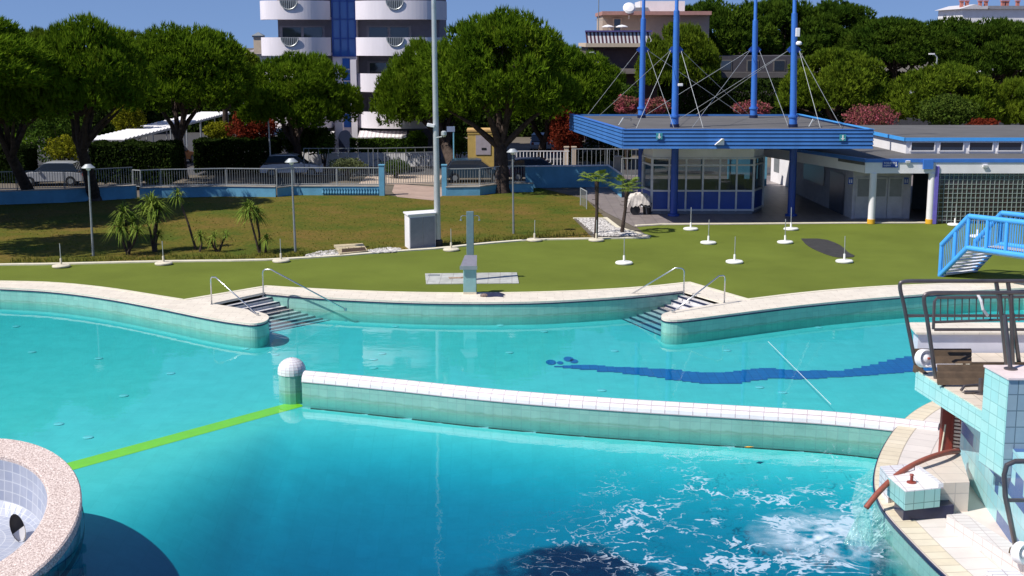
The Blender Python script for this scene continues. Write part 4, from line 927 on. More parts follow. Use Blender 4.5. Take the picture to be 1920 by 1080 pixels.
# corner pier above the platform
q0 = P(1870,700,E1.y+.65); c_ = [G(1887,800,PZ)+Vector((-.0,-.02,0))]
A0 = E1+Vector((-.02,-.03,0)); A1 = A0 - dE*.95
ph = Z(712, A0.y)
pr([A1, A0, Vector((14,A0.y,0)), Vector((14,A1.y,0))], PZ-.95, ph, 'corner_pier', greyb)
pr([A1+nE*.03, A0+nE*.03+Vector((0,-.03,0)), Vector((14.02,A0.y-.03,0)), Vector((14.02,A1.y,0))], ph, ph+.035, 'pier_top', mat('pier_cap',(.72,.60,.58),.6))
pr([A0+Vector((.001,-.002,0))-dE*.93+nE*.012, A0+nE*.012, A0-nE*.02, A1-nE*.02], PZ-.93, ph-.01, 'pier_side_tiles', cyan)
# rear parapet block (white, cream top)
BY = 30.5; bx0 = X(1722,BY,622)
zb0 = Z(622,BY); zb1 = Z(668,BY-.3)
pr([(bx0,BY),(14,BY),(14,BY+1.0),(bx0+.2,BY+1.0)], 1.2, zb0-.05, 'rear_block', mat('lavender_wall',(.62,.62,.70),.7,var=.05))
pr([(bx0-.08,BY-.08),(14,BY-.08),(14,BY+1.05),(bx0+.05,BY+1.05)], zb0-.05, zb0, 'rear_block_top', M['coping'])
pr([(bx0+.9,BY-1.2),(14,BY-1.2),(14,BY-.09),(bx0+.9,BY-.09)], 1.1, 1.58, 'rear_step', beige)
# support pole, pipe rungs and louvred panel
q = G(1768,868,.03); sp_ = thing('support_post', 'dark red steel post under the corner of the raised platform', 'post', q)
b = MB(); b.obox((q.x,q.y,(PZ-.4)/2), .20,.10,PZ-.44, rz=.1); b.build('post_body', M['red'], sp_)
b = MB(); b.obox((q.x+.13,q.y-.02,(PZ-.4)/2), .05,.05,PZ-.44, rz=.1); b.build('side_tube', M['red'], sp_)
b = MB(); b.tube([(q.x-.02,q.y-.06,.9),(q.x-.08,q.y-.07,.3),(q.x+.14,q.y-.05,.03)], .018, 6); b.build('chain', M['offwhite'], sp_)
lv = thing('louvre_panel', 'cream louvred panel between the red post and the tiled wall', 'louvre', G(1790,862,.03))
a, c = G(1783,868,.03)+Vector((.03,.02,0)), G(1798,872,.03)+Vector((.25,-.02,0))
b = MB()
for i in range(17): z = .06+i*.08; b.beam(a+Vector((0,0,z)), c+Vector((0,0,z)), .05, .045)
b.build('slats', mat('cream_slats',(.72,.60,.50),.6), lv)
b = MB(); b.prism([(a.x,a.y+.05),(c.x,c.y+.05),(c.x,c.y+.09),(a.x,a.y+.09)], .03, 1.38); b.build('backing', M['red'], lv)
b = MB(); p = G(1790,790,.9); b.tube([(a.x+.02,a.y-.1,1.28),(a.x+.12,a.y-.12,1.0),(a.x+.13,a.y-.12,.75),(a.x+.18,a.y-.12,.3)], [.07,.05,.02,.01], 8); b.tube([(a.x+.10,a.y-.12,.98),(c.x+.05,c.y-.12,.75)], .05, 8); b.build('valve_pipe', M['red'], lv)
# steel rails on the platform
def bar(par, nm, pts, r, m='darksteel', n=10): b = MB(); b.tube([Vector(p) for p in pts], r, n); return b.build(nm, M[m], par, smooth='auto')
def frame_rail(base_px, elbow, corner, topy, Yb, label, mids):
    B = P(*base_px, Yb); root = thing('guard_rail', label, 'railing', B, 'bent tube guard rails of the tower')
    e = P(*elbow, Yb); c = P(*corner, Yb); far_ = P(1985, topy, Yb)
    m1 = P(corner[0]-14 if 0 else elbow[0]+3, (elbow[1]+corner[1])/2-2, Yb)
    bar(root, 'top_tube', [B]+smooth([B.lerp(e,.85), e+(e-B)*.09+Vector((-.02,0,0)), c+Vector((-.22,0,.0)), c+Vector((.25,0,0))],3)+[far_], .042)
    for y, x in mids: a = P(x,y,Yb); bar(root, 'mid_tube', [a, P(1985,y,Yb)], .032)
    return root
Y1, Y2 = 27.0, 26.0
r_a = frame_rail((1720,700),(1690,548),(1712,527),527,Y1,'rear bent steel guard rail leaning outwards above the pool',[(592,1702),(618,1752)])
r_b = frame_rail((1757,728),(1735,575),(1756,549),549,Y2,'front bent steel guard rail leaning outwards at the platform corner',[])
for par, xs_, Y_ in ((r_a,[((1868,530),(1893,690)),((1890,530),(1912,690))],Y1),(r_b,[((1874,552),(1888,690)),((1896,552),(1899,700))],Y2)):
    for a, c in xs_: bar(par, 'brace_tube', [P(*a,Y_), P(*c,Y_)], .045)
g_ = thing('gate_rail', 'steel railing panel with thin vertical bars between the guard rails', 'railing', P(1750,617,26.6))
bar(g_, 'frame_tube', [P(1750,617,26.6), P(1752,565,26.6), P(1757,558,26.6), P(1985,556,26.6)], .032)
bar(g_, 'bottom_tube', [P(1752,604,26.6), P(1985,596,26.6)], .028)
b = MB()
for i in range(17): x = 1764+i*13.4; b.tube([P(x,558,26.6), P(x-1,602,26.6)], .013, 6)
b.build('vertical_bars', M['darksteel'], g_)
b = MB(); b.tube([P(1833,551,26.5),P(1840,565,26.45),P(1843,580,26.45),P(1852,592,26.5)], .03, 6); g = b.build('white_rope', M['white']); tag(g, 'short white rope hanging from the guard rail top tube', 'rope')
# white round lamp
def round_lamp(px, py, Y, r, lb):
    q = P(px,py,Y); root = thing('round_floodlight', lb, 'floodlight', q, 'round white floodlights on the tower')
    m4 = Matrix.Rotation(R(90),4,'X')@Matrix.Identity(4)
    def lt(prof, nm, m):
        b = MB(); b.lathe(prof, (0,0,0), 24); rot = Matrix.Rotation(R(-72),3,'X')
        b.v = [tuple(Vector(q)+ Matrix.Rotation(.35,3,'Z') @ (Matrix.Rotation(R(78),3,'X')@Vector(v))) for v in b.v]; b.build(nm, m, root, smooth='auto')
    lt([(r*.7,-.2),(r,-.12),(r,.03),(r*.88,.05),(r*.82,.0),(r*.45,-.03),(r*.1,-.04)], 'housing', M['white']); lt([(r*.45,-.02),(r*.42,.05),(r*.15,.08),(r*.02,.085)], 'lens', M['white']); lt([(r*.14,.08),(r*.12,.13),(r*.02,.135)], 'centre_knob', M['red'])
round_lamp(1736,672,26.2,.19,'round white floodlight beside the rear bench at the platform corner')
round_lamp(1922,1038,20.6,.19,'round white floodlight at the lower right edge of the picture')
# benches of brown planks
def bench(px0, px1, ytop, ybot, Y, lb, planks):
    root = thing('plank_bench', lb, 'bench', P(px0,ybot,Y), 'brown plank benches on the tower platform')
    for nm, y0, y1, yy in planks:
        a, c, d_ = P(px0,y0,yy), P(px1,y0,yy), P(px1,y1,yy-.06)
        b = MB(); b.add([tuple(v) for v in (P(px0,y1,yy-.06), d_, c, a)]+[tuple(v+Vector((0,.05,.03))) for v in (P(px0,y1,yy-.06), d_, c, a)], [(0,1,2,3),(7,6,5,4),(0,4,5,1),(1,5,6,2),(2,6,7,3),(3,7,4,0)]); b.build(nm, M['brown'], root)
    for x in (px0+12, px1-14):
        b = MB(); b.beam(P(x,planks[0][1]+2,planks[0][3]+.07), P(x,ybot+4,planks[-1][3]), .06,.05); b.build('leg', M['darksteel'], root)
bench(1690+26,1822,657,690,27.2,'brown plank bench behind, with its left end at the round floodlight',[('back_plank',657,668,27.25),('back_plank',671,676,27.05),('seat_plank',677,682,26.9)])
bench(1758,1870,687,722,26.0,'brown plank bench in front, over the corner of the platform',[('back_plank',687,697,25.7),('seat_plank',700,711,25.5),('seat_plank',713,722,25.4)])
a, c = P(1716,690,26.9), P(1757,724,25.9); b = MB(); b.beam(a, c, .10, .14); g = b.build('edge_beam', M['brown']); tag(g, 'brown timber beam along the left edge of the platform between the rails', 'beam')
a, c = P(1820,684,26.9), P(1985,684,26.9); b = MB(); b.beam(a, c, .10, .10); g = b.build('cross_beam', M['brown']); tag(g, 'long brown timber beam crossing behind the two benches', 'beam')
q = G(1838,738,PZ); b = MB(); b.lathe([(.13,0),(.13,.02),(.05,.04),(.05,.30),(.02,.31)], q, 14); g = b.build('floor_mount', M['darksteel']); tag(g, 'dark steel pedestal with round foot under the front bench', 'pedestal')
b = MB(); b.tube([G(1802,732,PZ+.05), G(1808,724,PZ+.12), G(1830,722,PZ+.12), G(1880,722,PZ+.12)], .03, 8); b.tube([G(1808,735,PZ+.04), G(1880,734,PZ+.04)], .035, 8); g = b.build('floor_pipe', M['darksteel']); tag(g, 'dark bent pipe lying on the platform floor under the front bench', 'pipe')
q = P(1906,706,22.9); fl_ = MB(); fl_.tube([(q.x,q.y+.3,ph+.03),(q.x-.10,q.y+.5,ph+1.0)], .04, 10); fl_.lathe([(.12,0),(.12,.02),(.06,.04)], (q.x,q.y+.3,ph+.036), 14); g = fl_.build('pier_post', M['darksteel']); tag(g, 'red brown steel post with round foot on top of the corner pier', 'post')
# lower right rail
lr = thing('lower_rail', 'bent steel railing low at the right picture edge before the mosaic wall', 'railing', P(1908,1040,21.2))
bar(lr, 'bent_tube', [P(1906,1032,21.2), P(1885,930,21.2), P(1883,890,21.2), P(1888,872,21.2), P(1903,865,21.2), P(1990,864,21.2)], .045)
bar(lr, 'mid_tube', [P(1889,938,21.2), P(1990,938,21.2)], .035)
b = MB(); b.beam(P(1896,1030,21.1), P(1990,1082,20.3), .12, .10); g = b.build('lower_beam', M['brown']); tag(g, 'brown timber beam under the round floodlight at the lower right', 'beam')
# low steps and basin tray
h1 = .75
def gz(pts, z): return [G(x,y,z) for x,y in pts]
tb = gz([(1716,868),(1800,848),(1818,904),(1765,906)], .62)
b = MB(); b.prism([(p.x,p.y) for p in tb], .03, .62); g = b.build('tiled_step', tile('step_block_tile',(.70,.60,.52),(.66,.56,.48),(.52,.45,.40),.55,.40,.010,.45,dirt=.1)); tag(g, 'beige tiled step block between the basin tray and the mosaic wall', 'step')
tray = thing('water_tray', 'white topped teal tiled water tray jutting over the coping with a red tap', 'basin', G(1710,920,.4))
tp_ = gz([(1650,866),(1716,862),(1766,912),(1700,921)], .70)
tp_ = gz([(1665,893),(1718,880),(1764,914),(1698,921)], .66)
b = MB(); b.prism([(p.x,p.y) for p in tp_], .28, .64); b.build('tray_body', tile('tray_tile',(.30,.58,.54),(.36,.62,.58),(.15,.30,.28),.22,.40,.008,.25,dirt=.1), tray)
b = MB(); b.prism([(p.x,p.y) for p in tp_], .64, .66); b.build('tray_top', tile('tray_top',(.84,.80,.80),(.80,.76,.75),(.60,.50,.48),.35,.35,.010,.3,dirt=.06), tray)
p0, p1 = tp_[1], tp_[2]; b = MB(); b.beam(p0+Vector((0,0,.03)), p1+Vector((0,0,.03)), .10, .10); b.build('raised_rim', M['whitetile'], tray)
q = G(1709,905,.66); b = MB(); b.lathe([(.09,0),(.09,.02),(.03,.03),(.03,.14),(.045,.15),(.03,.17)], q, 14); b.build('tap', M['red'], tray)
tb2 = gz([(1650,872),(1708,868),(1722,882),(1668,894)], .58); b = MB(); b.prism([(p.x,p.y) for p in tb2], .03, .56); g = b.build('rear_tray_block', M['whitetile']); tag(g, 'small white tiled block under the red hose behind the water tray', 'block')
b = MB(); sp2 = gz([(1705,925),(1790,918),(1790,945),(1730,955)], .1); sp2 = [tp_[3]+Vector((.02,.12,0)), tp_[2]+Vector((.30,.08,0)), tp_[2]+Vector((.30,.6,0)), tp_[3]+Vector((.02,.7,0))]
b.prism([(p.x,p.y) for p in sp2], .03, .28); b.build('tray_shadow_block', M['navy'], tray)  # navy block put in as the dark shadow under the tray
# parapet between the deck and the mosaic wall
pp = [G(1757,967,.30), G(1790,961,.30), G(1800,960,.30)]
Q0, Q1 = G(1775,965,.30), G(1925,1062,.30); d_ = (Q1-Q0).normalized(); Q1 = Q0+d_*6; nn = Vector((-d_.y,d_.x,0)); 
if nn.x < 0: nn = -nn
b = MB(); b.prism([(p.x,p.y) for p in (Q0,Q1,Q1+nn*.36,Q0+nn*.36)], .03, .30); g = b.build('low_parapet', tile('parapet_tile',(.76,.69,.65),(.70,.63,.60),(.52,.44,.41),.30,.15,.008,.3,dirt=.08)); tag(g, 'long low white tiled parapet along the foot of the mosaic wall', 'parapet')
Q2 = G(1850,1070,.34); b = MB(); b.prism([(p.x,p.y) for p in (Q2,Q2+d_*3,Q2+d_*3+nn*.5,Q2+nn*.5)], .03, .34); g = b.build('tiled_bench', M['whitetile']); tag(g, 'white tiled bench block at the bottom right edge of the picture', 'bench block')
# red hose with falling water
hp = [(1797,846,25.6),(1775,848,25.2),(1741,858,24.8),(1710,872,24.5),(1688,886,24.3),(1668,902,24.1),(1650,920,23.9),(1636,936,23.8),(1624,952,23.7)]
hpts = smooth([P(*h) for h in hp], 2)
b = MB(); b.tube(hpts, .055, 10); hs = b.build('hose', M['hose'], smooth=True); tag(hs, 'red brown hose arching over the coping and pouring water into the pool', 'hose')
b = MB(); q = P(1692,886,24.3); b.tube([q, q+Vector((.12,-.05,-.12)), q+Vector((.3,.1,-.18))], .03, 6); g = b.build('hose_bracket', M['red']); tag(g, 'small red brown bracket holding the hose above the water tray', 'bracket')
def streammat():
    m, n, b, o = _new('falling_water'); b.inputs['Base Color'].default_value=(.45,.75,.72,1); b.inputs['Roughness'].default_value=.1
    t = N(n,'ShaderNodeBsdfTransparent'); t.inputs[0].default_value=(.85,.97,.95,1); mx = N(n,'ShaderNodeMixShader'); tcn = N(n,'ShaderNodeTexCoord'); mpn = N(n,'ShaderNodeMapping'); mpn.inputs['Scale'].default_value=(7,7,1.6)
    nz = N(n,'ShaderNodeTexNoise'); nz.inputs['Scale'].default_value=2; nz.inputs['Detail'].default_value=5; n.links.new(tcn.outputs['Object'],mpn.inputs[0]); n.links.new(mpn.outputs[0],nz.inputs[0])
    rp_ = ramp(n,[(.42,(.05,)*3),(.66,(.65,)*3)]); n.links.new(nz.outputs[0],rp_.inputs[0]); n.links.new(rp_.outputs[0],mx.inputs[0])
    n.links.new(t.outputs[0],mx.inputs[1]); n.links.new(b.outputs[0],mx.inputs[2]); n.links.new(mx.outputs[0],o.inputs[0])
    bp=N(n,'ShaderNodeBump'); bp.inputs['Strength'].default_value=1; bp.inputs['Distance'].default_value=.1; n.links.new(nz.outputs[0],bp.inputs['Height']); n.links.new(bp.outputs[0],b.inputs['Normal'])
    return m
e = hpts[-1]; b = MB(); rings = []
for i in range(9):
    t = i/8; c = Vector((e.x-.03-.10*t, e.y-.1*t, e.z-(e.z-WZ)*t**1.0)); w_ = .05+.26*t
    rings.append([(c.x+w_*math.cos(a*.5236)*1.0+.03*noise.noise(Vector((a,t*5,0))), c.y+w_*.5*math.sin(a*.5236), c.z) for a in range(12)])
vs = [p for r_ in rings for p in r_]; b.add(vs, [(i*12+j,i*12+(j+1)%12,(i+1)*12+(j+1)%12,(i+1)*12+j) for i in range(8) for j in range(12)])
kind(b.build('falling_water', streammat(), smooth=True), 'stuff')
# splash veil running down the island wall from under the coping
b = MB(); k0, k1 = len(IO)//2-6, len(IO)//2+10; pth = off(IO,-sgn*.05)[k0:k1]; pt2 = off(IO,-sgn*.42)[k0:k1]
for i in range(len(pth)-1):
    zt_ = -.12
    b.quad((pt2[i].x,pt2[i].y,WZ-.0), (pt2[i+1].x,pt2[i+1].y,WZ-.0), (pth[i+1].x,pth[i+1].y,zt_), (pth[i].x,pth[i].y,zt_))
kind(b.build('water_veil', streammat()), 'stuff')
# yellow leaf floating
q = G(1402,839,WZ); b = MB(); b.add([(q.x-.09,q.y,WZ+.012),(q.x,q.y-.05,WZ+.02),(q.x+.10,q.y,WZ+.013),(q.x,q.y+.05,WZ+.015),(q.x+.15,q.y+.02,WZ+.015)],[(0,1,2,3),(2,4,3)]); g = b.build('floating_leaf', mat('yellow_leaf',(.75,.40,.02),.6)); tag(g, 'single yellow orange leaf floating on the water below the dividing wall', 'leaf')
# lane line cable across the water, at the far right
b = MB(); b.tube([G(1440,640,WZ+.01), G(1525,725,WZ+.01), G(1558,758,WZ+.01)], .006, 5); g = b.build('surface_rope', M['white']); tag(g, 'thin white rope stretched over the water across the blue wave band', 'rope')

# ================================================================ LEFT ROUND TOWER
fc = .372
RR = 2.51; TZ = .05; Yc = None
q = G(-110,980,TZ); tilt = R(19.3)
tr_ = thing('round_basin_tower', 'round tiled basin with a slanting rim of pink gravel stone at the lower left', 'basin tower', (q.x,q.y,-.9))
ax = Vector((1,0,0)); ay = Vector((0,math.cos(tilt),math.sin(tilt)))
def rim(r, a, dz=0):
    sh = .16*min(1,max(0,(RR-r)/(RR*.27))); p = q+ax*r*math.cos(a)+ay*(r*math.sin(a)+sh)/math.cos(tilt); z = p.z+dz
    return Vector((p.x,p.y,max(z,-.44) if r < RR*.70 and dz < -.2 else z))
NS = 72; A_ = [2*math.pi*i/NS for i in range(NS)]
b = MB()
ro, ri = RR, RR*.73
for i in range(NS):
    a, c = A_[i], A_[(i+1)%NS]
    prof = [(ro,-.20),(ro,-.03),(ro-.03,0),(ri+.03,0),(ri,-.03),(ri,-.10)]
    for (r0,z0),(r1,z1) in zip(prof,prof[1:]): b.quad(rim(r0,a,z0), rim(r0,c,z0), rim(r1,c,z1), rim(r1,a,z1))
rimmat = mat('pink_gravel_stone',(.36,.26,.23),.9,var=.0,scale=30,col2=(.84,.71,.65),bump=1.0,bscale=45,detail=2)
b.build('gravel_rim', rimmat, tr_)
b = MB(); u = 0
for i in range(NS):
    a, c = A_[i], A_[(i+1)%NS]; L = 2*math.pi*RR/NS; p, s = rim(ro-.06,a,-.18), rim(ro-.06,c,-.18)
    b.quad(Vector((p.x,p.y,-2.4)), Vector((s.x,s.y,-2.4)), s, p, uv=[(u,-2.4),(u+L,-2.4),(u+L,s.z),(u,p.z)]); u += L
b.build('outer_wall', tile('dark_teal_tile',(.12,.34,.40),(.16,.40,.45),(.08,.18,.30),.26,.26,.012,.25,dirt=.15), tr_)
b = MB(); 
for zoff in (0,):
    for i in range(NS):
        a, c = A_[i], A_[(i+1)%NS]; p, s = rim(ro+.02,a,-.62), rim(ro+.02,c,-.62)
        b.quad(p, s, s+Vector((0,0,.14)), p+Vector((0,0,.14)))
b.build('navy_band', M['navy'], tr_)
# inner bowl: concave tiled dish with an opening in its wall
bowl = tile('bowl_tile',(.34,.37,.47),(.42,.44,.52),(.55,.57,.62),.20,.20,.010,.3,dirt=.12)
b = MB(); u = 0; prof = [(ri+.0,-.10),(ri-.02,-.45),(ri-.08,-.9),(ri-.25,-1.25),(ri-.6,-1.45),(.02,-1.5)]
for i in range(NS):
    a, c = A_[i], A_[(i+1)%NS]; L = 2*math.pi*ri/NS; v = 0
    for (r0,z0),(r1,z1) in zip(prof,prof[1:]):
        s = math.hypot(r1-r0,z1-z0); b.quad(rim(r0,c,z0), rim(r0,a,z0), rim(r1,a,z1), rim(r1,c,z1), uv=[(u+L,v),(u,v),(u,v+s),(u+L,v+s)]); v += s
    u += L
b.build('bowl', bowl, tr_)
# oval opening in the bowl, its sunlit floor painted as a white half disc
hp0 = rim(ri-.10, -.55, -.55)
root2 = tr_
def oval(c, nrm, up_, rx, rz, n=20): 
    sx = up_.cross(nrm).normalized(); return [c+sx*rx*math.cos(2*math.pi*i/n)+up_*rz*math.sin(2*math.pi*i/n) for i in range(n)]
hc = P(33,990,q.y+.35); vd_ = (Vector((0,0,CAM_H))-hc).normalized(); up_ = Vector((0,0,1)); up_ = (up_-vd_*up_.dot(vd_)).normalized(); up_ = (up_+Vector((-.25,0,0))).normalized()
o1 = oval(hc, vd_, up_, .13, .28); o2_ = [p-vd_*.30 for p in oval(hc, vd_, up_, .12, .26)]
b = MB()
for i in range(20): j = (i+1)%20; b.quad(o1[i], o1[j], o2_[j], o2_[i])
b.f.append(tuple(range(len(b.v)-0, len(b.v)))) if 0 else None
b.build('opening_tube', mat('opening_stone',(.40,.36,.32),.8,var=.2,scale=4), tr_)
b = MB(); b.add(o2_, [tuple(range(20))]); b.build('opening_floor', mat('opening_shade',(.25,.22,.19),.8), tr_); b = MB(); b.add([p+vd_*.20 for p in o2_[11:20]]+[o2_[0]+vd_*.2], [tuple(range(10))]); b.build('opening_sunlit_patch', M['white'], tr_)
# ================================================================ TREES AND PLANTS
pine_leaf = leafmat('pine_needles', (.06,.12,.008), (.15,.235,.014), scale=.55, transl=.30, c3=(.22,.26,.03))
pine_far = leafmat('far_pine_needles', (.085,.14,.012), (.17,.23,.018), scale=.4, transl=.28, c3=(.22,.25,.03))
def rnd_dir(n, zmin=-1.):
    z = RNG.uniform(zmin, 1, n); a = RNG.uniform(0, 2*np.pi, n); r = np.sqrt(1-z*z)
    return np.stack([r*np.cos(a), r*np.sin(a), z], 1)
def crown_mesh(name, m, Rx, Hz, nclump, ntuft, rc, zmin=-.35, tuft=.34, width=.085, blades=5, flat=.62, upb=.75, shape=None, even=False):
    """pine crown: clumps on a dome, each a brush of narrow needle blades"""
    V = []; nrm = rnd_dir(nclump, zmin); k = 0; cen = []
    rad = RNG.uniform(.72, .93, nclump); inner = RNG.random(nclump) < .18; rad[inner] *= RNG.uniform(.3,.8,inner.sum())
    if even: rad = RNG.uniform(.84,.93,nclump); rad[RNG.random(nclump)<.15] *= .7
    for i in range(nclump):
        u = nrm[i]; c = np.array([u[0]*Rx, u[1]*Rx, u[2]*Hz])*rad[i]
        if u[2] < 0: c[2] *= .55
        if shape: c = shape(c)
        r = rc*RNG.uniform(.65,1.25); cen.append(c)
        d = rnd_dir(ntuft, -.55); rr = r*RNG.uniform(.55,1.0,ntuft)**.5
        p = c + d*rr[:,None]*np.array([1,1,flat])
        g = d*.7+np.array([0,0,upb])+RNG.normal(0,.28,(ntuft,3))+u*.25; g /= np.linalg.norm(g,axis=1)[:,None]
        for bl in range(blades):
            h = g+RNG.normal(0,.38,(ntuft,3)); h /= np.linalg.norm(h,axis=1)[:,None]
            s = np.cross(h, RNG.normal(0,1,(ntuft,3))); s /= np.linalg.norm(s,axis=1)[:,None]
            L = tuft*RNG.uniform(.6,1.15,ntuft)[:,None]; w_ = width*RNG.uniform(.7,1.3,ntuft)[:,None]
            V.append(np.stack([p-s*w_/2, p+s*w_/2, p+h*L], 1))
    V = np.concatenate(V).reshape(-1,3); n = len(V)//3
    me = bpy.data.meshes.new(name); me.vertices.add(len(V)); me.vertices.foreach_set('co', V.ravel().astype(np.float32))
    me.loops.add(n*3); me.loops.foreach_set('vertex_index', np.arange(n*3, dtype=np.int32)); me.polygons.add(n)
    me.polygons.foreach_set('loop_start', np.arange(0,n*3,3,dtype=np.int32)); me.update(calc_edges=True); me.validate(); me.materials.append(m)
    return me, cen
PROTO = []
for i in range(3): PROTO.append(crown_mesh('crown', pine_leaf, 4.2, 3.0, 95, 150, 1.05, zmin=-.55))
FARP = []
for i in range(2): FARP.append(crown_mesh('crown', pine_far, 4.6, 3.0, 150, 70, .82, zmin=-.30, tuft=.36, width=.12, even=True))
back_leaf = leafmat('back_pine_needles', (.04,.085,.010), (.085,.14,.014), scale=.4, transl=.28, c3=(.12,.165,.02))
for i in range(2): FARP.append(crown_mesh('crown', back_leaf, 4.6, 3.0, 130, 70, .85, zmin=-.3, tuft=.36, width=.12, even=True))
def pine(label, px, base_py, trunk_px_top, cx, cy_top, cy_bot, halfw, Y=None, proto=0, far_=False, group='umbrella pines behind the pool lawn', lean=0, nl=7, tr=.30, rz=0, cdy=0):
    """px,base_py: foot of the trunk; crown box in the picture at depth Y"""
    if not far_: halfw *= 1.10; cy_bot += 22; cy_top -= 2
    else: halfw *= 1.04; cy_bot += 6
    base = G(px, base_py, 0) if Y is None else Vector((X(px,Y,300),Y,0)); Yb = base.y; Yc = Yb+cdy
    s = FOC/Yc; rx = halfw/s*1.0; top, bot = Z(cy_top,Yc), Z(cy_bot,Yc)
    me, cen = (FARP if far_ else PROTO)[proto]
    R0 = (4.6 if far_ else 4.2)*.90+.9; sx = rx/R0; full = 3.0+.9+ 3.0*.5*.55+.5; sz = (top-bot)/full
    c = Vector((X(cx,Yc,100), Yc, top-(3.0+.85)*sz))
    root = thing('pine_tree', label, 'pine tree', base, group)
    o = bpy.data.objects.new('crown', me); scn.collection.objects.link(o); o.parent = root; o.location = c-base; o.scale = (sx, sx, sz); o.rotation_euler.z = rz
    b = MB(); fork = base.lerp(Vector((c.x,c.y,c.z-1.2*sz)), .62); fork.x = base.x*.5+fork.x*.5+lean
    b.tube([base-Vector((0,0,.1)), base+Vector((0,0,.35)), base.lerp(fork,.5)+Vector((.08,0,0)), fork], [tr*1.35,tr,tr*.85,tr*.75], 12); b.build('trunk', M['bark'], root, smooth='auto')
    b = MB(); rot = Matrix.Rotation(rz,3,'Z'); pick = random.sample(cen, min(nl*2,len(cen)))
    pick = [fork.lerp(c + (rot@Vector((p[0]*sx,p[1]*sx,p[2]*sz))), .92) for p in pick]
    for t in pick[:nl]:
        m_ = fork.lerp(t,.5)+Vector((0,0,.25+random.uniform(-.3,.3))); b.tube([fork-Vector((0,0,.15)), fork.lerp(m_,.5)+Vector((random.uniform(-.2,.2),0,-.1)), m_, t], [tr*.55,tr*.42,tr*.3,.04], 7)
    for t in pick[nl:]:
        m_ = fork.lerp(c,.6); b.tube([m_, m_.lerp(t,.5)+Vector((0,0,.2)), t], [tr*.35,.08,.03], 6)
    b.build('limbs', M['bark'], root); return root
def broadleaf(name, label, cat, c, rx, ry, rz_, n, mat_, leaf=.16, group=None, trunk=0, box=False, zmin=-.9, wood=True):
    """shrub, hedge or small tree from many small leaf quads"""
    c = Vector(c)
    if box: 
        p = RNG.uniform(-1,1,(n,3)); ax_ = RNG.integers(0,3,n); 
        for i in range(3): m_ = (ax_==i)&(RNG.random(n)<.75); p[m_,i] = np.sign(p[m_,i])*(1-.12*RNG.random(m_.sum()))
        bump_ = 1+.06*np.sin(p[:,0]*7+3)+.04*np.sin(p[:,0]*17); p[:,2] *= bump_
    else:
        d = rnd_dir(n, zmin); nse = np.array([noise.noise(Vector(tuple(x*2.2+float(c.x)))) for x in d]); r = (RNG.random(n)**.33)*(1+.45*nse); p = d*r[:,None]
    p = p*np.array([rx,ry,rz_])
    nr = rnd_dir(n,-.3); s = np.cross(nr, RNG.normal(0,1,(n,3))); s /= np.linalg.norm(s,axis=1)[:,None]; t = np.cross(nr,s)
    L = leaf*RNG.uniform(.6,1.3,n)[:,None]
    V = np.stack([p-s*L*.5, p+t*L*.28, p+s*L*.5, p-t*L*.28],1).reshape(-1,3)
    base = Vector((c.x,c.y,0)); V = V+np.array([0,0,c.z])
    me = bpy.data.meshes.new('foliage'); me.vertices.add(len(V)); me.vertices.foreach_set('co', V.ravel().astype(np.float32))
    me.loops.add(n*4); me.loops.foreach_set('vertex_index', np.arange(n*4,dtype=np.int32)); me.polygons.add(n); me.polygons.foreach_set('loop_start', np.arange(0,n*4,4,dtype=np.int32)); me.update(calc_edges=True); me.materials.append(mat_)
    root = thing(name, label, cat, base, group)
    o = bpy.data.objects.new('foliage', me); scn.collection.objects.link(o); o.parent = root
    b = MB()
    if box: return root
    else:
        h = max(c.z-rz_*.4,.3)
        for k in range(4): a = k*1.6; b.tube([(c.x,c.y,0),(c.x+rx*.2*math.cos(a),c.y+ry*.2*math.sin(a),h*.6),(c.x+rx*.5*math.cos(a),c.y+ry*.5*math.sin(a),c.z+rz_*.2)], [trunk or .06,.05,.02], 6)
    b.build('stems', M['bark'], root); return root
# --- left group
pine('umbrella pine cut by the left picture edge, its thick trunk before the teal railing', 58,378,58, -14,22,222, 106, proto=0, tr=.36, rz=.4, cdy=-4)
pine('tall umbrella pine over the leaning lamp post, second from the left edge', 176,376,176, 148,4,205, 116, proto=1, tr=.38, rz=1.3, cdy=-4)
pine('umbrella pine with forked trunk over the white slatted carport roof', 342,335,340, 340,28,196, 130, proto=2, tr=.36, rz=2.2, cdy=-3)
pine('small distant umbrella pine showing over the carport pine, toward the lilac flats', 420,300,420, 432,74,160, 62, Y=112, proto=1, tr=.3, rz=4.2, far_=True)
pine('spreading umbrella pine in front of the lilac apartment balconies', 558,322,556, 556,80,222, 108, proto=0, tr=.36, rz=2.9, cdy=-1)
pine('distant umbrella pine closing the dip between the two leftmost crowns', 62,300,62, 62,34,190, 70, Y=100, proto=1, far_=True, rz=.9)
pine('distant umbrella pine closing the dip over the olive bush, between the second and third crowns', 246,300,246, 246,40,190, 70, Y=100, proto=0, far_=True, rz=3.3)
# --- centre
pine('pine with dark leaning trunk left of the yellow cabin', 852,328,845, 800,52,222, 92, proto=1, tr=.48, rz=.2, lean=-.1, cdy=5)
pine('largest umbrella pine with cracked bark trunk right of the yellow cabin', 940,361,940, 935,-4,205, 140, proto=2, tr=.46, rz=3.6, cdy=1)
pine('umbrella pine between the largest pine and the curved street light', 1008,312,1008, 1045,58,215, 112, proto=0, tr=.34, rz=5.0)
pine('dark pine filling the gap left of the rear blue mast', 1130,295,1130, 1115,96,215, 62, Y=104, proto=1, tr=.3, rz=5.5)
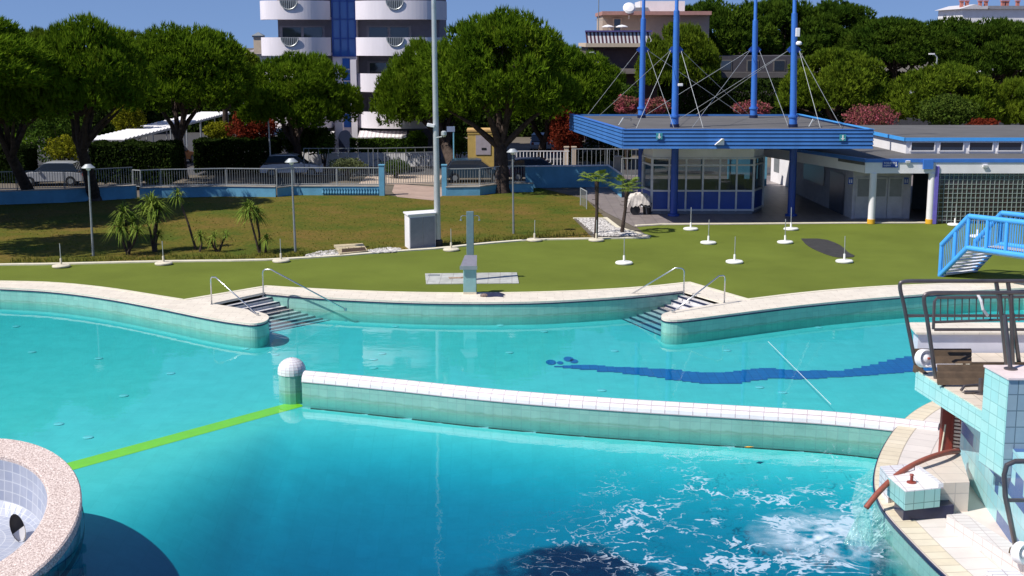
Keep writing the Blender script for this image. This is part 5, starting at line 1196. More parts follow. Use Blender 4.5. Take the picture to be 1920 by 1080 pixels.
# --- right bank, middle row
G2 = 'umbrella pines on the far right bank'
pine('round pine crown between the two left blue masts', 1262,270,1262, 1272,24,175, 78, Y=107, proto=0, far_=True, group=G2, rz=1)
pine('domed pine crown right behind the front right mast', 1570,250,1570, 1570,74,215, 106, Y=104, proto=0, far_=True, group=G2, rz=2)
pine('domed pine crown over the end of the canopy roof, right of the first dome', 1765,250,1765, 1770,102,240, 108, Y=101, proto=1, far_=True, group=G2, rz=.7)
pine('pine crown cut by the right picture edge, low over the annex roof', 1915,250,1915, 1925,130,245, 70, Y=101, proto=0, far_=True, group=G2, rz=4)
# --- right bank, back row
for i, (cx, t, bt, hw, Y, lb) in enumerate([(1335,-14,120,112,128,'tall back row pine crown between the front left and rear right masts'),(1455,-22,125,100,130,'tall back row pine crown between the two right masts'),(1565,-12,110,95,132,'tall back row pine crown above the first domed crown'),(1672,18,130,90,126,'back row pine crown standing in the dip right of the masts'),(1770,20,140,92,126,'back row pine crown under the sky gap at the right'),(1868,18,150,90,124,'back row pine crown below the white roof with red chimneys'),(1945,30,160,70,122,'back row pine crown at the right picture edge')]):
    pine(lb, cx,250,cx, cx,t,bt, hw*1.15, Y=Y, proto=2+i%2, far_=True, group=G2, rz=i*1.1)
# tree outside the frame whose shadow falls on the pool floor
sx_, sy_ = G(1045,1100,-2.5).x, G(1045,1100,-2.5).y; hh = 19.5; off_ = hh/math.tan(R(SUN_EL))
root = thing('pine_tree', 'tall pine outside the left picture edge, shading the pool floor', 'pine tree', (sx_-off_*math.cos(R(SUN_AZ)), sy_-off_*math.sin(R(SUN_AZ)), 0))
sparse, _c = crown_mesh('crown', pine_leaf, 4.2, 3.0, 80, 130, 1.2, zmin=-.5); o = bpy.data.objects.new('crown', sparse); scn.collection.objects.link(o); o.parent = root; o.location = (0,0,hh-2.2); o.scale = (.42,.30,.26)
b = MB(); b.tube([root.location, root.location+Vector((0,0,hh-2.2))], [.16,.06], 8); b.build('trunk', M['bark'], root)
# shade trees beyond the left edge, their shadow lies over the lawn
for i, (x, y, s, lb) in enumerate([(-27.8,64.8,1.2,'pine at the left picture edge standing before the blue wall, mostly outside the picture'),(-25.0,54.5,.72,'pine outside the picture, beside the left lawn shade'),(-33,70.5,1.0,'pine outside the picture behind the left lawn'),(-31.5,66.5,1.15,'pine outside the picture on the left lawn by the wall')]):
    root = thing('pine_tree', lb, 'pine tree', (x,y,0), 'umbrella pines behind the pool lawn')
    o = bpy.data.objects.new('crown', PROTO[i%3][0]); scn.collection.objects.link(o); o.parent = root; o.location = (0,0,7.5); o.scale = (s,s,.9)
    b = MB(); b.tube([(x,y,0),(x,y,7.5)], [.35,.2], 8); b.build('trunk', M['bark'], root)
# --- shrubs
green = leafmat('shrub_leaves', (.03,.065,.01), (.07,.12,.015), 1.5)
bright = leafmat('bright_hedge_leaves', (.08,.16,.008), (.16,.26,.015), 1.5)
redl = leafmat('red_leaves', (.09,.022,.012), (.22,.035,.018), 1.5, c3=(.10,.10,.02))
olive = leafmat('yellow_green_leaves', (.10,.12,.01), (.24,.23,.015), 1.2)
pinkf = leafmat('oleander_leaves', (.05,.08,.02), (.42,.09,.13), 2.2, c3=(.60,.22,.27))
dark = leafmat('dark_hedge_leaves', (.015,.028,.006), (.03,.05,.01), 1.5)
def at(px, py, Y): return P(px,py,Y)
def shrub(px0, px1, top, bot, Y, m, label, cat='shrub', n=3000, leaf=.2, box=False, group=None, name='shrub', ry=None):
    a, c = P(px0,top,Y), P(px1,bot,Y); bt = max(c.z,.0)
    return broadleaf(name, label, cat, ((a.x+c.x)/2, Y, (a.z+bt)/2), (c.x-a.x)/2, ry or min((c.x-a.x)/2,1.6), (a.z-bt)/2, n, m, leaf, group, box=box)
shrub(-30,50,252,276,93,bright,'bright green clipped hedge top at the left picture edge','hedge',2500,.18,True,name='hedge')
shrub(40,175,185,310,90,green,'dark green loose tree behind the two leftmost pine trunks','small tree',5000,.22,name='small_tree')
shrub(85,150,255,305,84,olive,'yellowish bush over the parked white car at the left','shrub',1800,.16)
shrub(205,275,175,262,95,olive,'olive green bush in front of the carport roof','shrub',3500,.2)
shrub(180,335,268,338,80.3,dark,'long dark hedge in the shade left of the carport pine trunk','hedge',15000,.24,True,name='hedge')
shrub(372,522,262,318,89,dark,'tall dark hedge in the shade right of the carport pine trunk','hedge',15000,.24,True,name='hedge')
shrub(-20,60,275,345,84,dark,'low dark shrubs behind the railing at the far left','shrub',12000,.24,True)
shrub(384,438,228,266,96,olive,'yellow green bush left of the red leaved tree','shrub',2500,.2)
shrub(430,522,206,275,94,redl,'rust red leaved tree between the carport and the spreading pine','small tree',5500,.2,name='small_tree')
shrub(522,600,222,292,91,green,'olive bush right of the rust red tree under the spreading pine','shrub',4500,.2)
shrub(585,628,238,290,90,green,'rounded green bush just left of the apartment entrance','shrub',2200,.2)
shrub(657,800,260,284,94.5,green,'clipped green hedge on the white wall before the flats','hedge',7000,.16,True,name='hedge',ry=.5)
shrub(764,802,244,284,95,bright,'taller bright green bush at the right end of the clipped hedge','shrub',2200,.18)
shrub(838,880,250,290,92,green,'green bush between the dark trunk and the yellow cabin','shrub',2000,.18)
shrub(715,768,300,326,86,green,'round clipped green bush behind the metal gate','shrub',1800,.14)
shrub(620,684,296,322,84.5,leafmat('grey_green_leaves',(.07,.09,.04),(.14,.16,.07),2),'grey green lavender like shrubs behind the pale blue railing','shrub',2200,.14)
shrub(1030,1090,204,290,90,redl,'dark red leaved tall hedge left of the canopy corner','hedge',6500,.17,name='red_hedge')
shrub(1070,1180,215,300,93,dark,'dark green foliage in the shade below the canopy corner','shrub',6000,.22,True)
for i, (a, c, t, bt, lb) in enumerate([(1150,1205,180,214,'pink oleander bush left of the rear left mast'),(1196,1258,184,214,'pink oleander bush between the two left masts'),(1374,1446,190,216,'pink oleander bush around the foot of the rear right mast'),(1584,1682,196,246,'large pink oleander bush right of the canopy masts')]):
    shrub(a,c,t,bt,88,pinkf,lb,'flowering shrub',3200,.17,group='pink oleander bushes behind the roof',name='oleander')
shrub(1728,1830,180,240,92,leafmat('mid_green',(.04,.075,.012),(.09,.13,.02),1.5),'mid green bush over the annex roof under the right pine','shrub',4500,.22)
shrub(1815,1872,222,244,90,redl,'low red flowering bush behind the annex roof at the right','shrub',1500,.16)
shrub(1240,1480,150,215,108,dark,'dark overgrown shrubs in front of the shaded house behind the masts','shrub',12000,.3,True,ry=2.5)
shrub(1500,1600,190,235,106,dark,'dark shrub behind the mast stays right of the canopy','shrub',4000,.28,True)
shrub(1130,1200,160,214,100,green,'green bush behind the canopy just left of the rear mast','shrub',3500,.24)
# --- cordylines: rosettes of sword leaves on bare stems
cord = leafmat('cordyline_leaves', (.07,.13,.018), (.22,.28,.05), 2.5, transl=.15)
def rosette(b, c, r, n, droop=1.0, w=.036, up0=.9):
    for i in range(int(n*1.25)):
        a = random.uniform(0,2*math.pi); e = random.uniform(-.6, 1.3); L = r*random.uniform(.85,1.35)
        d = Vector((math.cos(a)*math.cos(e), math.sin(a)*math.cos(e), math.sin(e))); s = Vector((-math.sin(a),math.cos(a),0))
        p0 = Vector(c); p1 = p0+d*L*.48; p2 = p1+(d*.5+Vector((0,0,-.42*droop)))*L*.95; 
        b.add([p0-s*w*.4, p0+s*w*.4, p1+s*w*.6, p1-s*w*.6, p2], [(0,1,2,3),(3,2,4)])
def cordyline(px, py, heads, label, cat='cordyline', grp='cordylines planted on the lawn', stem=.045):
    base = G(px,py,0); root = thing('cordyline', label, cat, base, grp); st = MB(); lf = MB()
    for hx, hy, r, n in heads:
        h = P(hx,hy,base.y+random.uniform(-.3,.3)); st.tube([base+Vector((random.uniform(-.08,.08),0,0)), base.lerp(h,.5)+Vector((random.uniform(-.08,.08),0,0)), h], [stem*1.3,stem,stem], 7); rosette(lf, h, r, n)
    st.build('stems', M['bark'], root); lf.build('leaves', cord, root)
cordyline(240,478,[(225,425,.75,80),(246,418,.8,90),(232,398,.7,70),(258,432,.55,50)],'bushy cordyline with several leaning stems, leftmost on the lawn')
cordyline(290,472,[(284,382,.85,90),(270,395,.7,70),(298,392,.75,80),(290,410,.6,50),(296,440,.5,40)],'tallest bushy cordyline, second from left, with dry stems')
cordyline(371,468,[(333,366,.55,55)],'thin leaning cordyline with a single head before the pale blue wall')
cordyline(378,472,[(375,442,.42,40)],'tiny cordyline rosette at the foot of the thin leaning one')
cordyline(408,472,[(402,445,.5,25),(424,440,.4,20),(396,455,.4,18)],'low dry spiky plant between the thin and the full cordyline')
cordyline(486,474,[(466,394,.72,100),(480,402,.72,100)],'full round cordyline with two slender stems left of the lamp post')
cordyline(500,474,[(500,448,.45,45)],'small spiky rosette right of the full round cordyline')
# --- palms in the gravel
def palm(px, py, hx, hy, label, tr):
    base = G(px,py,0); h = P(hx,hy,base.y); root = thing('palm', label, 'palm tree', base, 'young palms in the gravel bed')
    b = MB(); b.tube([base, base.lerp(h,.5)+Vector((.03,0,0)), h], [tr*1.1,tr*.8,tr*1.1], 9); b.build('trunk', M['bark'], root)
    lf = MB()
    for i in range(20):
        a = i*2.4; e = random.uniform(-.1,1.0); L = random.uniform(.75,1.05)
        d = Vector((math.cos(a)*math.cos(e), math.sin(a)*math.cos(e), math.sin(e)))
        k = h+d*L*.55; lf.tube([h, k], .010, 4); s = d.cross(Vector((0,0,1))).normalized(); u = s.cross(d)
        for j in range(11):
            t = (j-5)/5*1.15; dd = d*math.cos(t)+s*math.sin(t); w_ = .03
            lf.add([k, k+dd*.26+u*w_*.3+s*w_, k+dd*.42+Vector((0,0,-.10)), k+dd*.26-s*w_], [(0,1,2,3)])
    lf.build('fronds', cord, root); 
    b = MB()
    for i in range(5): a = i*1.3; c = base.lerp(h, .45+.08*i); b.tube([c, c+Vector((math.cos(a)*.28,math.sin(a)*.2,.02))], .012, 5)
    b.build('cut_stubs', M['bark'], root)
palm(1117,450,1119,340,'young palm with shaded head standing at the kerb in the gravel bed',.09)
palm(1166,437,1176,352,'young palm with sunlit head nearer the handcart',.09)
# grass tufts along the lawn edge
b = MB()
for k in range(1500):
    t = random.random(); x = 20+t*1080; cy_ = np.interp(x,[p[0] for p in curb],[p[1] for p in curb]); 
    if 740 < x < 830: continue
    p = G(x, cy_-3-abs(random.gauss(0,5)), .0)
    for j in range(4):
        a = random.uniform(0,6.28); L = random.uniform(.06,.2); s = Vector((math.cos(a),math.sin(a),0))*.012; d = Vector((random.uniform(-.4,.4),random.uniform(-.4,.4),1))*L; b.add([p-s,p+s,p+d],[(0,1,2)])
for k in range(1300):
    x = random.uniform(10,1080); y = random.uniform(372,470)
    if y > np.interp(x,[p[0] for p in curb],[p[1] for p in curb])-4 or (x > 700 and y < 376): continue
    p = G(x,y,.0)
    for j in range(3):
        a = random.uniform(0,6.28); L = random.uniform(.04,.10); s = Vector((math.cos(a),math.sin(a),0))*.02; d = Vector((random.uniform(-.6,.6),random.uniform(-.6,.6),.8))*L; b.add([p-s,p+s,p+d],[(0,1,2)])
kind(b.build('grass_tufts', leafmat('grass_blades',(.10,.15,.02),(.22,.19,.05),3,transl=.4)), 'stuff')
# ================================================================ BOUNDARY WALL, RAILINGS, GATE, STREET
def wallseg(pts, h, th=.25): 
    b = MB(); L = [(p.x,p.y) for p in pts]; R_ = [(p.x,p.y+th) for p in reversed(pts)]; b.prism(L+R_, 0, h); return b
def fence(pts, z0, z1, step, label, m='galv', cat='railing', posts=True, r=.014, group=None, name='railing'):
    root = thing(name, label, cat, pts[0], group)
    b = MB(); 
    for a, c in zip(pts, pts[1:]): b.beam(a+Vector((0,0,z1)), c+Vector((0,0,z1)), .06,.05); b.beam(a+Vector((0,0,z0+.08)), c+Vector((0,0,z0+.08)), .04,.04)
    b.build('rails', M[m], root); b = MB()
    for a, c in zip(pts, pts[1:]):
        n = max(1,int((c-a).length/step))
        for i in range(n): p = a.lerp(c,(i+.5)/n); b.tube([p+Vector((0,0,z0+.08)), p+Vector((0,0,z1))], r, 4)
    b.build('bars', M['greymetal'] if m == 'galv' else M[m], root)
    if posts:
        for a, c in zip(pts, pts[1:]):
            n = max(1,int((c-a).length/2.2))
            for i in range(n): p = a.lerp(c,i/n); b = MB(); b.tube([p+Vector((0,0,z0-.02)), p+Vector((0,0,z1))], .03, 6); b.build('post', M[m], root)
    return root
LW1 = [G(-90,386),G(0,384),G(120,380),G(255,372)]; LW2 = [G(262,373),G(300,371),G(425,368.5),G(517,369.5)]; LW3 = [G(520,369.5),G(552,366),G(716,366.5)]
cap = M['white']
def bwall(pts, h, label, extra=None):
    root = thing('pale_blue_wall', label, 'wall', pts[0], 'pale blue walls round the pool lawn')
    wallseg(pts, h).build('wall_body', M['wallblue'], root); b = MB(); o = [(p.x,p.y-.04) for p in pts]+[(p.x,p.y+.29) for p in reversed(pts)]; b.prism(o, h, h+.05); b.build('cap', M['concrete'], root); return root
bwall(LW1, .72, 'pale blue low wall in tree shade at the far left of the lawn')
bwall(LW2, .58, 'sunlit pale blue low wall behind the cordylines')
w3 = bwall(LW3, .52, 'pale blue low wall with a balustrade pattern left of the gate')
b = MB(); a, c = G(606,366.2), G(714,366.5)
for i in range(22): p = a.lerp(c,i/21); b.lathe([(.05,.08),(.07,.16),(.035,.30),(.05,.42)], (p.x,p.y-.06,0), 8)
b.build('balusters', M['wallblue'], w3)
fence([p+Vector((0,.12,0)) for p in (G(250,372),G(265,373),G(302,371),G(425,368.5),G(517,369.5))], .62, 1.62, .14, 'long grey metal railing on the pale blue wall behind the cordylines')
fence([p+Vector((0,.12,0)) for p in (G(519,369.5),G(552,366),G(712,366.5))], .57, 1.60, .13, 'grey metal railing between the lamp post and the gate')
fence([p+Vector((0,.3,0)) for p in (G(-60,384),G(120,380),G(248,372))], .74, 1.75, .14, 'dark metal railing in the shade at the far left', m='greymetal')
def pillar(px, py, w_, h, label):
    p = G(px,py); root = thing('gate_pillar', label, 'pillar', p, 'pale blue gate pillars'); b = MB(); b.box(p.x-w_,p.x+w_,p.y-.02,p.y+.4,0,h); b.build('shaft', M['wallblue'], root); b = MB(); b.box(p.x-w_-.03,p.x+w_+.03,p.y-.05,p.y+.43,h,h+.05); b.build('cap', M['wallblue'], root)
pillar(716,367,.15,1.75,'pale blue gate pillar left of the gate opening'); pillar(833,367,.14,1.75,'pale blue gate pillar right of the tall pole')
bwall([Vector((X(1365,81,320),81,0)),Vector((X(1438,81,320),81,0))], 2.1, 'light blue wall seen through and right of the kiosk windows')
# gate
ga, gb = Vector((X(722,81.5,340),81.5,0)), Vector((X(822,82.5,340),82.5,0))
fence([ga, gb], .02, 2.0, .15, 'dark vertical bar gate across the tan path behind the lawn', m='greymetal', cat='gate', name='metal_gate', r=.018)
# right part of the boundary wall
RW = [G(836,367.5),G(900,366.5),G(940,361),G(1000,360)]
bwall(RW, .50, 'pale blue low wall right of the gate with bark trunk before it')
fence([p+Vector((0,.12,0)) for p in (G(838,367),G(900,366),G(940,361),G(985,360))], .55, 1.55, .15, 'white railing right of the gate before the dark parked car')
BW = [Vector((X(985,80,330),80,0)), Vector((X(1140,80.5,330),80.5,0)), Vector((X(1166,75,330),75,0))]
bw = thing('tall_blue_wall', 'taller teal blue wall stepping down toward the kiosk', 'wall', BW[0]); wallseg(BW, 1.30).build('wall_body', M['wallblue'], bw)
b = MB(); o = [(p.x-.02,p.y-.05) for p in BW]+[(p.x+.05,p.y+.3) for p in reversed(BW)]; b.prism(o, 1.30, 1.36); b.build('cap', M['white'], bw)
q = G(1100,392); root = thing('small_barrier', 'small grey tube barrier standing on the lawn edge before the shaded wall', 'barrier', q)
b = MB(); b.tube([q, q+Vector((0,0,.95)), q+Vector((-.25,1.6,.95)), q+Vector((-.25,1.6,0))], .03, 8); b.build('tube_frame', M['galv'], root); b = MB()
for i in range(6): p = q+Vector((-.25,1.6,0))*(i+.5)/6; b.tube([p+Vector((0,0,.05)),p+Vector((0,0,.95))], .012, 5)
b.build('bars', M['galv'], root)
# road behind + pavement
b = MB(); b.sheet([(-80,88),(60,88),(60,93.5),(-80,93.5)], .0); kind(b.build('road', M['asphalt']), 'structure')
b = MB(); b.sheet([(X(690,88,300),82),(X(830,88,300),82),(X(830,88,300),87.9),(X(690,88,300),87.9)], .006); kind(b.build('forecourt', mat('tan_paving',(.46,.36,.28),.9,var=.2,scale=1)), 'structure')
b = MB(); b.sheet([(X(1005,100,230),94),(X(1060,100,230),94),(X(1052,180,230),180),(X(1000,180,230),180)], .0); kind(b.build('side_road', M['asphalt']), 'structure')
# white graffiti wall + dark mesh fence before it
WY = 94.0; wz = Z(286,WY); root = thing('white_street_wall', 'white street wall with grey scrawls under the clipped hedge', 'wall', (X(720,WY,300),WY,0))
b = MB(); b.box(X(560,WY,300),X(815,WY,300),WY,WY+.25,0,wz); b.build('wall_body', M['white'], root)
b = MB(); ins_ = [(745,770),(780,808),(700,730)]
for a0, a1 in ins_:
    pts = [P(a0+(a1-a0)*t, 303+8*math.sin(t*9+a0)-4*math.cos(t*14), WY-.012) for t in np.linspace(0,1,26)]; b.tube(pts, .035, 5)
b.build('scrawl', M['greymetal'], root)
root = thing('white_street_wall', 'short white street wall between the dark trunk and the yellow cabin', 'wall', (X(865,WY,300),WY,0)); b = MB(); b.box(X(850,WY,300),X(880,WY,300),WY,WY+.25,0,wz); b.build('wall_body', M['white'], root)
fence([Vector((X(570,86.5,300),86.5,0)),Vector((X(700,86.5,300),86.5,0)),Vector((X(822,87.5,300),87.5,0))], .1, 1.9, .6, 'dark wide meshed fence along the street behind the gate', m='greymetal', cat='fence', name='mesh_fence', r=.02)
fence([Vector((X(966,88.5,300),88.5,0)),Vector((X(1067,88.5,300),88.5,0))], .15, 1.55, .22, 'white barred fence behind the dark parked car at the right', m='white', cat='fence', name='white_fence', r=.03)
fence([Vector((X(1072,86,300),86,0)),Vector((X(1205,86,300),86,0))], .1, 1.9, .28, 'grey tube fence behind the tall teal blue wall', m='galv', cat='fence', name='tube_fence', r=.02)
fence([Vector((X(1166,78,300),78,0)),Vector((X(1210,78,300),78,0))], .3, 2.0, .22, 'white railing next to the rear blue column of the kiosk', m='galv', cat='fence', name='white_railing', r=.02)
q = Vector((X(1158,78.5,330),78.5,0)); root = thing('gate_post', 'pale stone gate post right of the tall teal blue wall', 'post', q); b = MB(); b.box(q.x-.18,q.x+.18,q.y,q.y+.36,0,2.0); b.build('shaft', M['concrete'], root); b = MB(); b.box(q.x-.22,q.x+.22,q.y-.04,q.y+.4,2.0,2.08); b.build('cap', M['concrete'], root)
q = Vector((X(1062,89,300),89,0))
for px in (1062, 1076): 
    q = Vector((X(px,89,300),89,0)); b = MB(); b.box(q.x-.14,q.x+.14,q.y,q.y+.3,0,1.75); b.box(q.x-.18,q.x+.18,q.y-.04,q.y+.34,1.75,1.82); g = b.build('cream_post', M['cream']); tag(g, 'cream gate post at the right end of the white barred fence' if px == 1062 else 'cream gate post beneath the red leaved hedge', 'post', 'cream posts by the white fence')
# yellow cabin
CYd = 86.3; x0, x1 = X(877,CYd,270), X(926,CYd,270); zt_ = Z(243,CYd); root = thing('yellow_cabin', 'ochre yellow electricity cabin with a grey door panel', 'cabin', ((x0+x1)/2,CYd,0))
b = MB(); b.box(x0,x1,CYd,CYd+1.8,0,zt_-.12); b.build('cabin_body', M['ochre'], root)
b = MB(); b.box(x0-.06,x1+.06,CYd-.06,CYd+1.86,zt_-.12,zt_); b.build('roof', mat('ochre_roof',(.60,.38,.14),.7), root)
b = MB(); b.box(x0-.02,x1+.02,CYd-.03,CYd-.001,zt_-.30,zt_-.22); b.build('trim', M['ochre'], root)
b = MB(); b.box(X(892,CYd,270),X(920,CYd,270),CYd-.04,CYd-.002,Z(290,CYd),Z(254,CYd)); d_ = b.build('grey_door', mat('grey_panel',(.38,.33,.36),.7,var=.1,scale=3), root)
b = MB(); b.box(X(903,CYd,270),X(912,CYd,270),CYd-.055,CYd-.041,Z(281,CYd),Z(277,CYd)); b.build('label_plate', M['black'], d_)
# blue framed street notice + curved street lights
q = Vector((X(851,87,300),87,0)); root = thing('blue_notice_frame', 'blue post with a rectangular notice frame left of the yellow cabin', 'notice board', q)
b = MB(); b.tube([q,(q.x,q.y,Z(237,87))], .05, 8); b.build('post', M['wallblue'], root); b = MB(); b.box(q.x-.45,q.x+.08,q.y-.06,q.y-.02,Z(247,87),Z(237,87)); b.build('board', mat('notice_board',(.20,.26,.40),.6), root)
q = Vector((X(1121,95,300),95,0)); zt_ = Z(99,95); root = thing('street_light', 'tall pale street light with a curved arm left of the canopy', 'street light', q, 'curved street lights')
b = MB(); b.tube([q,(q.x,q.y,zt_-1.2),(q.x-.05,q.y,zt_-.6),(q.x-.22,q.y,zt_-.1),(q.x-.42,q.y,zt_)], [.09,.06,.05,.045,.04], 10); b.build('pole', M['galv'], root, smooth='auto'); b = MB(); b.obox((q.x-.55,q.y,zt_+.02), .4,.18,.09, ry=-.1); b.build('lamp_head', M['galv'], root, bevel=.03)
q = Vector((X(508,87,300),87,0)); b = MB(); b.tube([q,(q.x-.1,q.y,Z(195,87))], .05, 8); g = b.build('thin_pole', M['galv']); tag(g, 'thin pale pole before the rust red tree', 'pole')
q = Vector((X(1744,121,105),119,0)); root = thing('street_light', 'street light head poking out above the right domed pine', 'street light', q, 'curved street lights'); zt_ = Z(101,119)
b = MB(); b.tube([q,(q.x,q.y,zt_-.3),(q.x-.3,q.y,zt_)], .06, 8); b.build('pole', M['galv'], root); b = MB(); b.obox((q.x-.5,q.y,zt_), .5,.2,.12); b.build('lamp_head', M['white'], root)
# arched hydrant / blue gate
q = Vector((X(652,91,300),91,0))
b = MB(); b.sheet([(-70,94),(-9,94),(-9,140),(-70,140)], .002); kind(b.build('car_park', mat('shaded_car_park_asphalt',(.045,.043,.045),.9,var=.2)), 'structure')  # car park asphalt, coloured darker to stand in for the tree shade
# ------------------------------------------------ carport
zc = 2.62; ca = thing('carport', 'long carport with white slatted roof on thin posts behind the left pines', 'carport', (-26,98,0))
b = MB()
for i in range(34):
    y = 85+i*.95; b.obox((-26.2,y,zc+.0), 2.5,.50,.05, rx=.18)
b.build('roof_slats', M['white'], ca); b = MB()
for x in (-27.4,-25.0): b.beam((x,84.8,zc-.1),(x,117,zc-.1),.1,.14)
b.build('side_beams', M['galv'], ca)
for i in range(7):
    for x in (-27.4,-25.0): b = MB(); b.tube([(x,85+i*5.2,0),(x,85+i*5.2,zc-.15)], .045, 6); b.build('post', M['galv'], ca)
# ------------------------------------------------ cars
def car(label, c, rz, col, L=4.1, W=1.7, H=1.45):
    root = thing('parked_car', label, 'car', (0,0,0), 'cars parked in the street')
    body = mat('car_paint_'+label.split()[0], col, .25, metal=.2, var=.03); prof = [(-.5,.30),(-.5,.62),(-.46,.80),(-.30,.86),(.16,.90),(.30,.84),(.47,.70),(.5,.55),(.5,.30)]
    b = MB()
    def loft(sec, nm, m, ws):
        b = MB(); k = len(sec); rows = []
        for wv, zs in ws: rows.append([(x*L, wv*W/2, z+zs) for x, z in sec])
        vs = [p for r_ in rows for p in r_]; fs = [tuple(range(k))]+[tuple((len(rows)-1)*k+j for j in reversed(range(k)))]
        for i in range(len(rows)-1): fs += [(i*k+j,i*k+(j+1)%k,(i+1)*k+(j+1)%k,(i+1)*k+j)[::-1] for j in range(k)]
        b.add(vs, fs); return b.build(nm, m, root, bevel=.03)
    loft(prof, 'body', body, [(-1,0),(-.98,0),(.98,0),(1,0)])
    cab = [(-.44,.84),(-.36,H-.10),(-.26,H-.03),(.02,H-.03),(.10,H-.08),(.27,.86)]
    loft(cab, 'glasshouse', M['glass'], [(-.90,0),(-.86,0),(.86,0),(.90,0)])
    loft([(-.36,H-.07),(-.27,H),(.02,H+.01),(.11,H-.06)], 'roof', body, [(-.80,0),(.80,0)])
    for x in (-.31,.32):
        for s in (-1,1):
            b = MB(); b.tube([(x*L,s*W*.42,.31),(x*L,s*W*.505,.31)], .31, 18); w_ = b.build('wheel', M['black'], root); b = MB(); b.tube([(x*L,s*W*.505,.31),(x*L,s*W*.512,.31)], .17, 14); b.build('rim', M['greymetal'], w_)
    for s in (-1,1):
        b = MB(); b.obox((.485*L,s*W*.36,.66), .06,.32,.13); b.build('headlight', M['white'], root); b = MB(); b.obox((-.497*L,s*W*.38,.70), .04,.2,.2); b.build('tail_light', M['red'], root)
        b = MB(); b.obox((.16*L,s*W*.54,.92), .16,.12,.12); b.build('wing_mirror', body, root)
    root.location = c; root.rotation_euler.z = rz
car('dark blue grey car behind the railing between the dark trunk and the bark trunk', Vector((X(890,83.9,320),83.9,0)), .05, (.03,.06,.09))
car('dark car with bluish windows right of the bark trunk', Vector((X(1010,84.4,320),84.4,0)), .0, (.05,.035,.05), L=4.3)
car('white car partly hidden behind the lamp hat near the spreading pine', Vector((X(548,87.3,320),87.3,0)), .1, (.75,.72,.74))
car('pale car parked at the far left between the first two pine trunks', Vector((X(100,81.8,330),81.8,0)), math.pi+.1, (.42,.43,.45), L=3.9)
car('orange car standing in the shade under the carport', Vector((X(322,96,270),96,0)), 1.2, (.42,.16,.04))
car('grey car standing under the left part of the carport', Vector((X(240,92,270),93,0)), 1.2, (.18,.18,.20))
car('pale van like car far down the side street', Vector((X(1022,128,240),128,0)), 1.5, (.60,.56,.52), L=4.4, W=1.8, H=1.9)
car('silver car parked half way down the side street', Vector((X(1016,108,255),108,0)), 1.5, (.40,.40,.42))
# ------------------------------------------------ lilac apartment building
AYb = 97.0; S = FOC/AYb
ap = thing('lilac_apartment_block', 'lilac apartment block with curved balconies and a blue glazed stair tower', 'building', (X(660,AYb,200),AYb,0))
xl, xm0, xm1, xr = X(500,AYb,100), X(621,AYb,100), X(668,AYb,100), X(830,AYb,100)
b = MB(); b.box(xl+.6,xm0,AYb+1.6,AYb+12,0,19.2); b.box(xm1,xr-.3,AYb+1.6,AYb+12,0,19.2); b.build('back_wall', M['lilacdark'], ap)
def curve(x0, x1, sag, rl, rr, n=28, yb=1.8):
    pts = []; 
    for i in range(n+1):
        t = i/n; u = 2*t-1; x = (x0+x1)/2+(x1-x0)/2*(math.sin(u*math.pi/2)*.55+u*.45); e = 1-abs(u)**3.2
        pts.append(Vector((x, AYb+yb-sag*(max(0,1-u*u))**.5 if 0 else AYb-sag*(1-u*u)+ (rl if u<0 else rr)*(abs(u)**10), 0)))
    return pts
storeys = [(240.5,210),(172.5,138),(104.5,70),(36.5,1),(-31,-66),(-98,-133)]
for side, (bx0_, bx1_, rl, rr) in (('left', (X(485,AYb,100), xm0, 2.0, 0.0)), ('right', (xm1, X(836,AYb,100), 0.0, 2.0))):
    for k, (yb_, yt_) in enumerate(storeys):
        z0, z1 = Z(yb_,AYb-1.0), Z(yt_,AYb-1.0); c = curve(bx0_, bx1_, 1.5, rl, rr)
        i_ = off(c, .16); 
        b = MB(); b.prism([(p.x,p.y) for p in c]+[(p.x,p.y) for p in reversed(i_)], z0, z1); bp_ = b.build('balcony_parapet', M['lilac'], ap)
        b = MB(); b.prism([(p.x,p.y) for p in i_]+[(bx1_,AYb+1.7),(bx0_+(.6 if side=='left' else 0),AYb+1.7)], z0+.02, z0+.2); b.build('balcony_slab', M['lilac'], ap)
        # half round grille let into the parapet
        if k >= 2:
            cx_ = X(543 if side=='left' else 741, AYb-1.4, 50); j = min(range(len(c)), key=lambda n_: abs(c[n_].x-cx_)); yy = c[j].y-.03; rr_ = .62
            b = MB(); pts = [(cx_+rr_*math.cos(a), yy, z1-.01+rr_*math.sin(a)) for a in np.linspace(math.pi,2*math.pi,19)]; b.add(pts+[(p[0],p[1]+.02,p[2]) for p in pts], [tuple(range(19))]); b.build('grille_recess', mat('grille_dark',(.10,.11,.13),.8), bp_)
            b = MB(); 
            for i in range(9): x = cx_-rr_*.85+i*rr_*1.7/8; d_ = math.sqrt(max(rr_**2-(x-cx_)**2,0)); b.beam((x,yy-.03,z1),(x,yy-.03,z1-d_),.04,.03)
            b.tube([Vector(p)+Vector((0,-.03,0)) for p in pts], .035, 5); b.build('grille_bars', M['galv'], bp_)
        # windows on the wall behind
        wx = X(568 if side=='left' else 730, AYb+1.5, 100); zz0, zz1 = z0+.25, z0+2.15
        f = MB(); f.box(wx-1.65,wx+1.65,AYb+1.52,AYb+1.59,zz0,zz1); w_ = f.build('window', M['white'] if 0 else mat('window_frame_grey',(.22,.22,.26),.6), ap)
        for s in (-1,1): g = MB(); g.box(wx+s*.78-.68,wx+s*.78+.68,AYb+1.49,AYb+1.515,zz0+.08,zz1-.12); g.build('pane', M['glass'], w_)
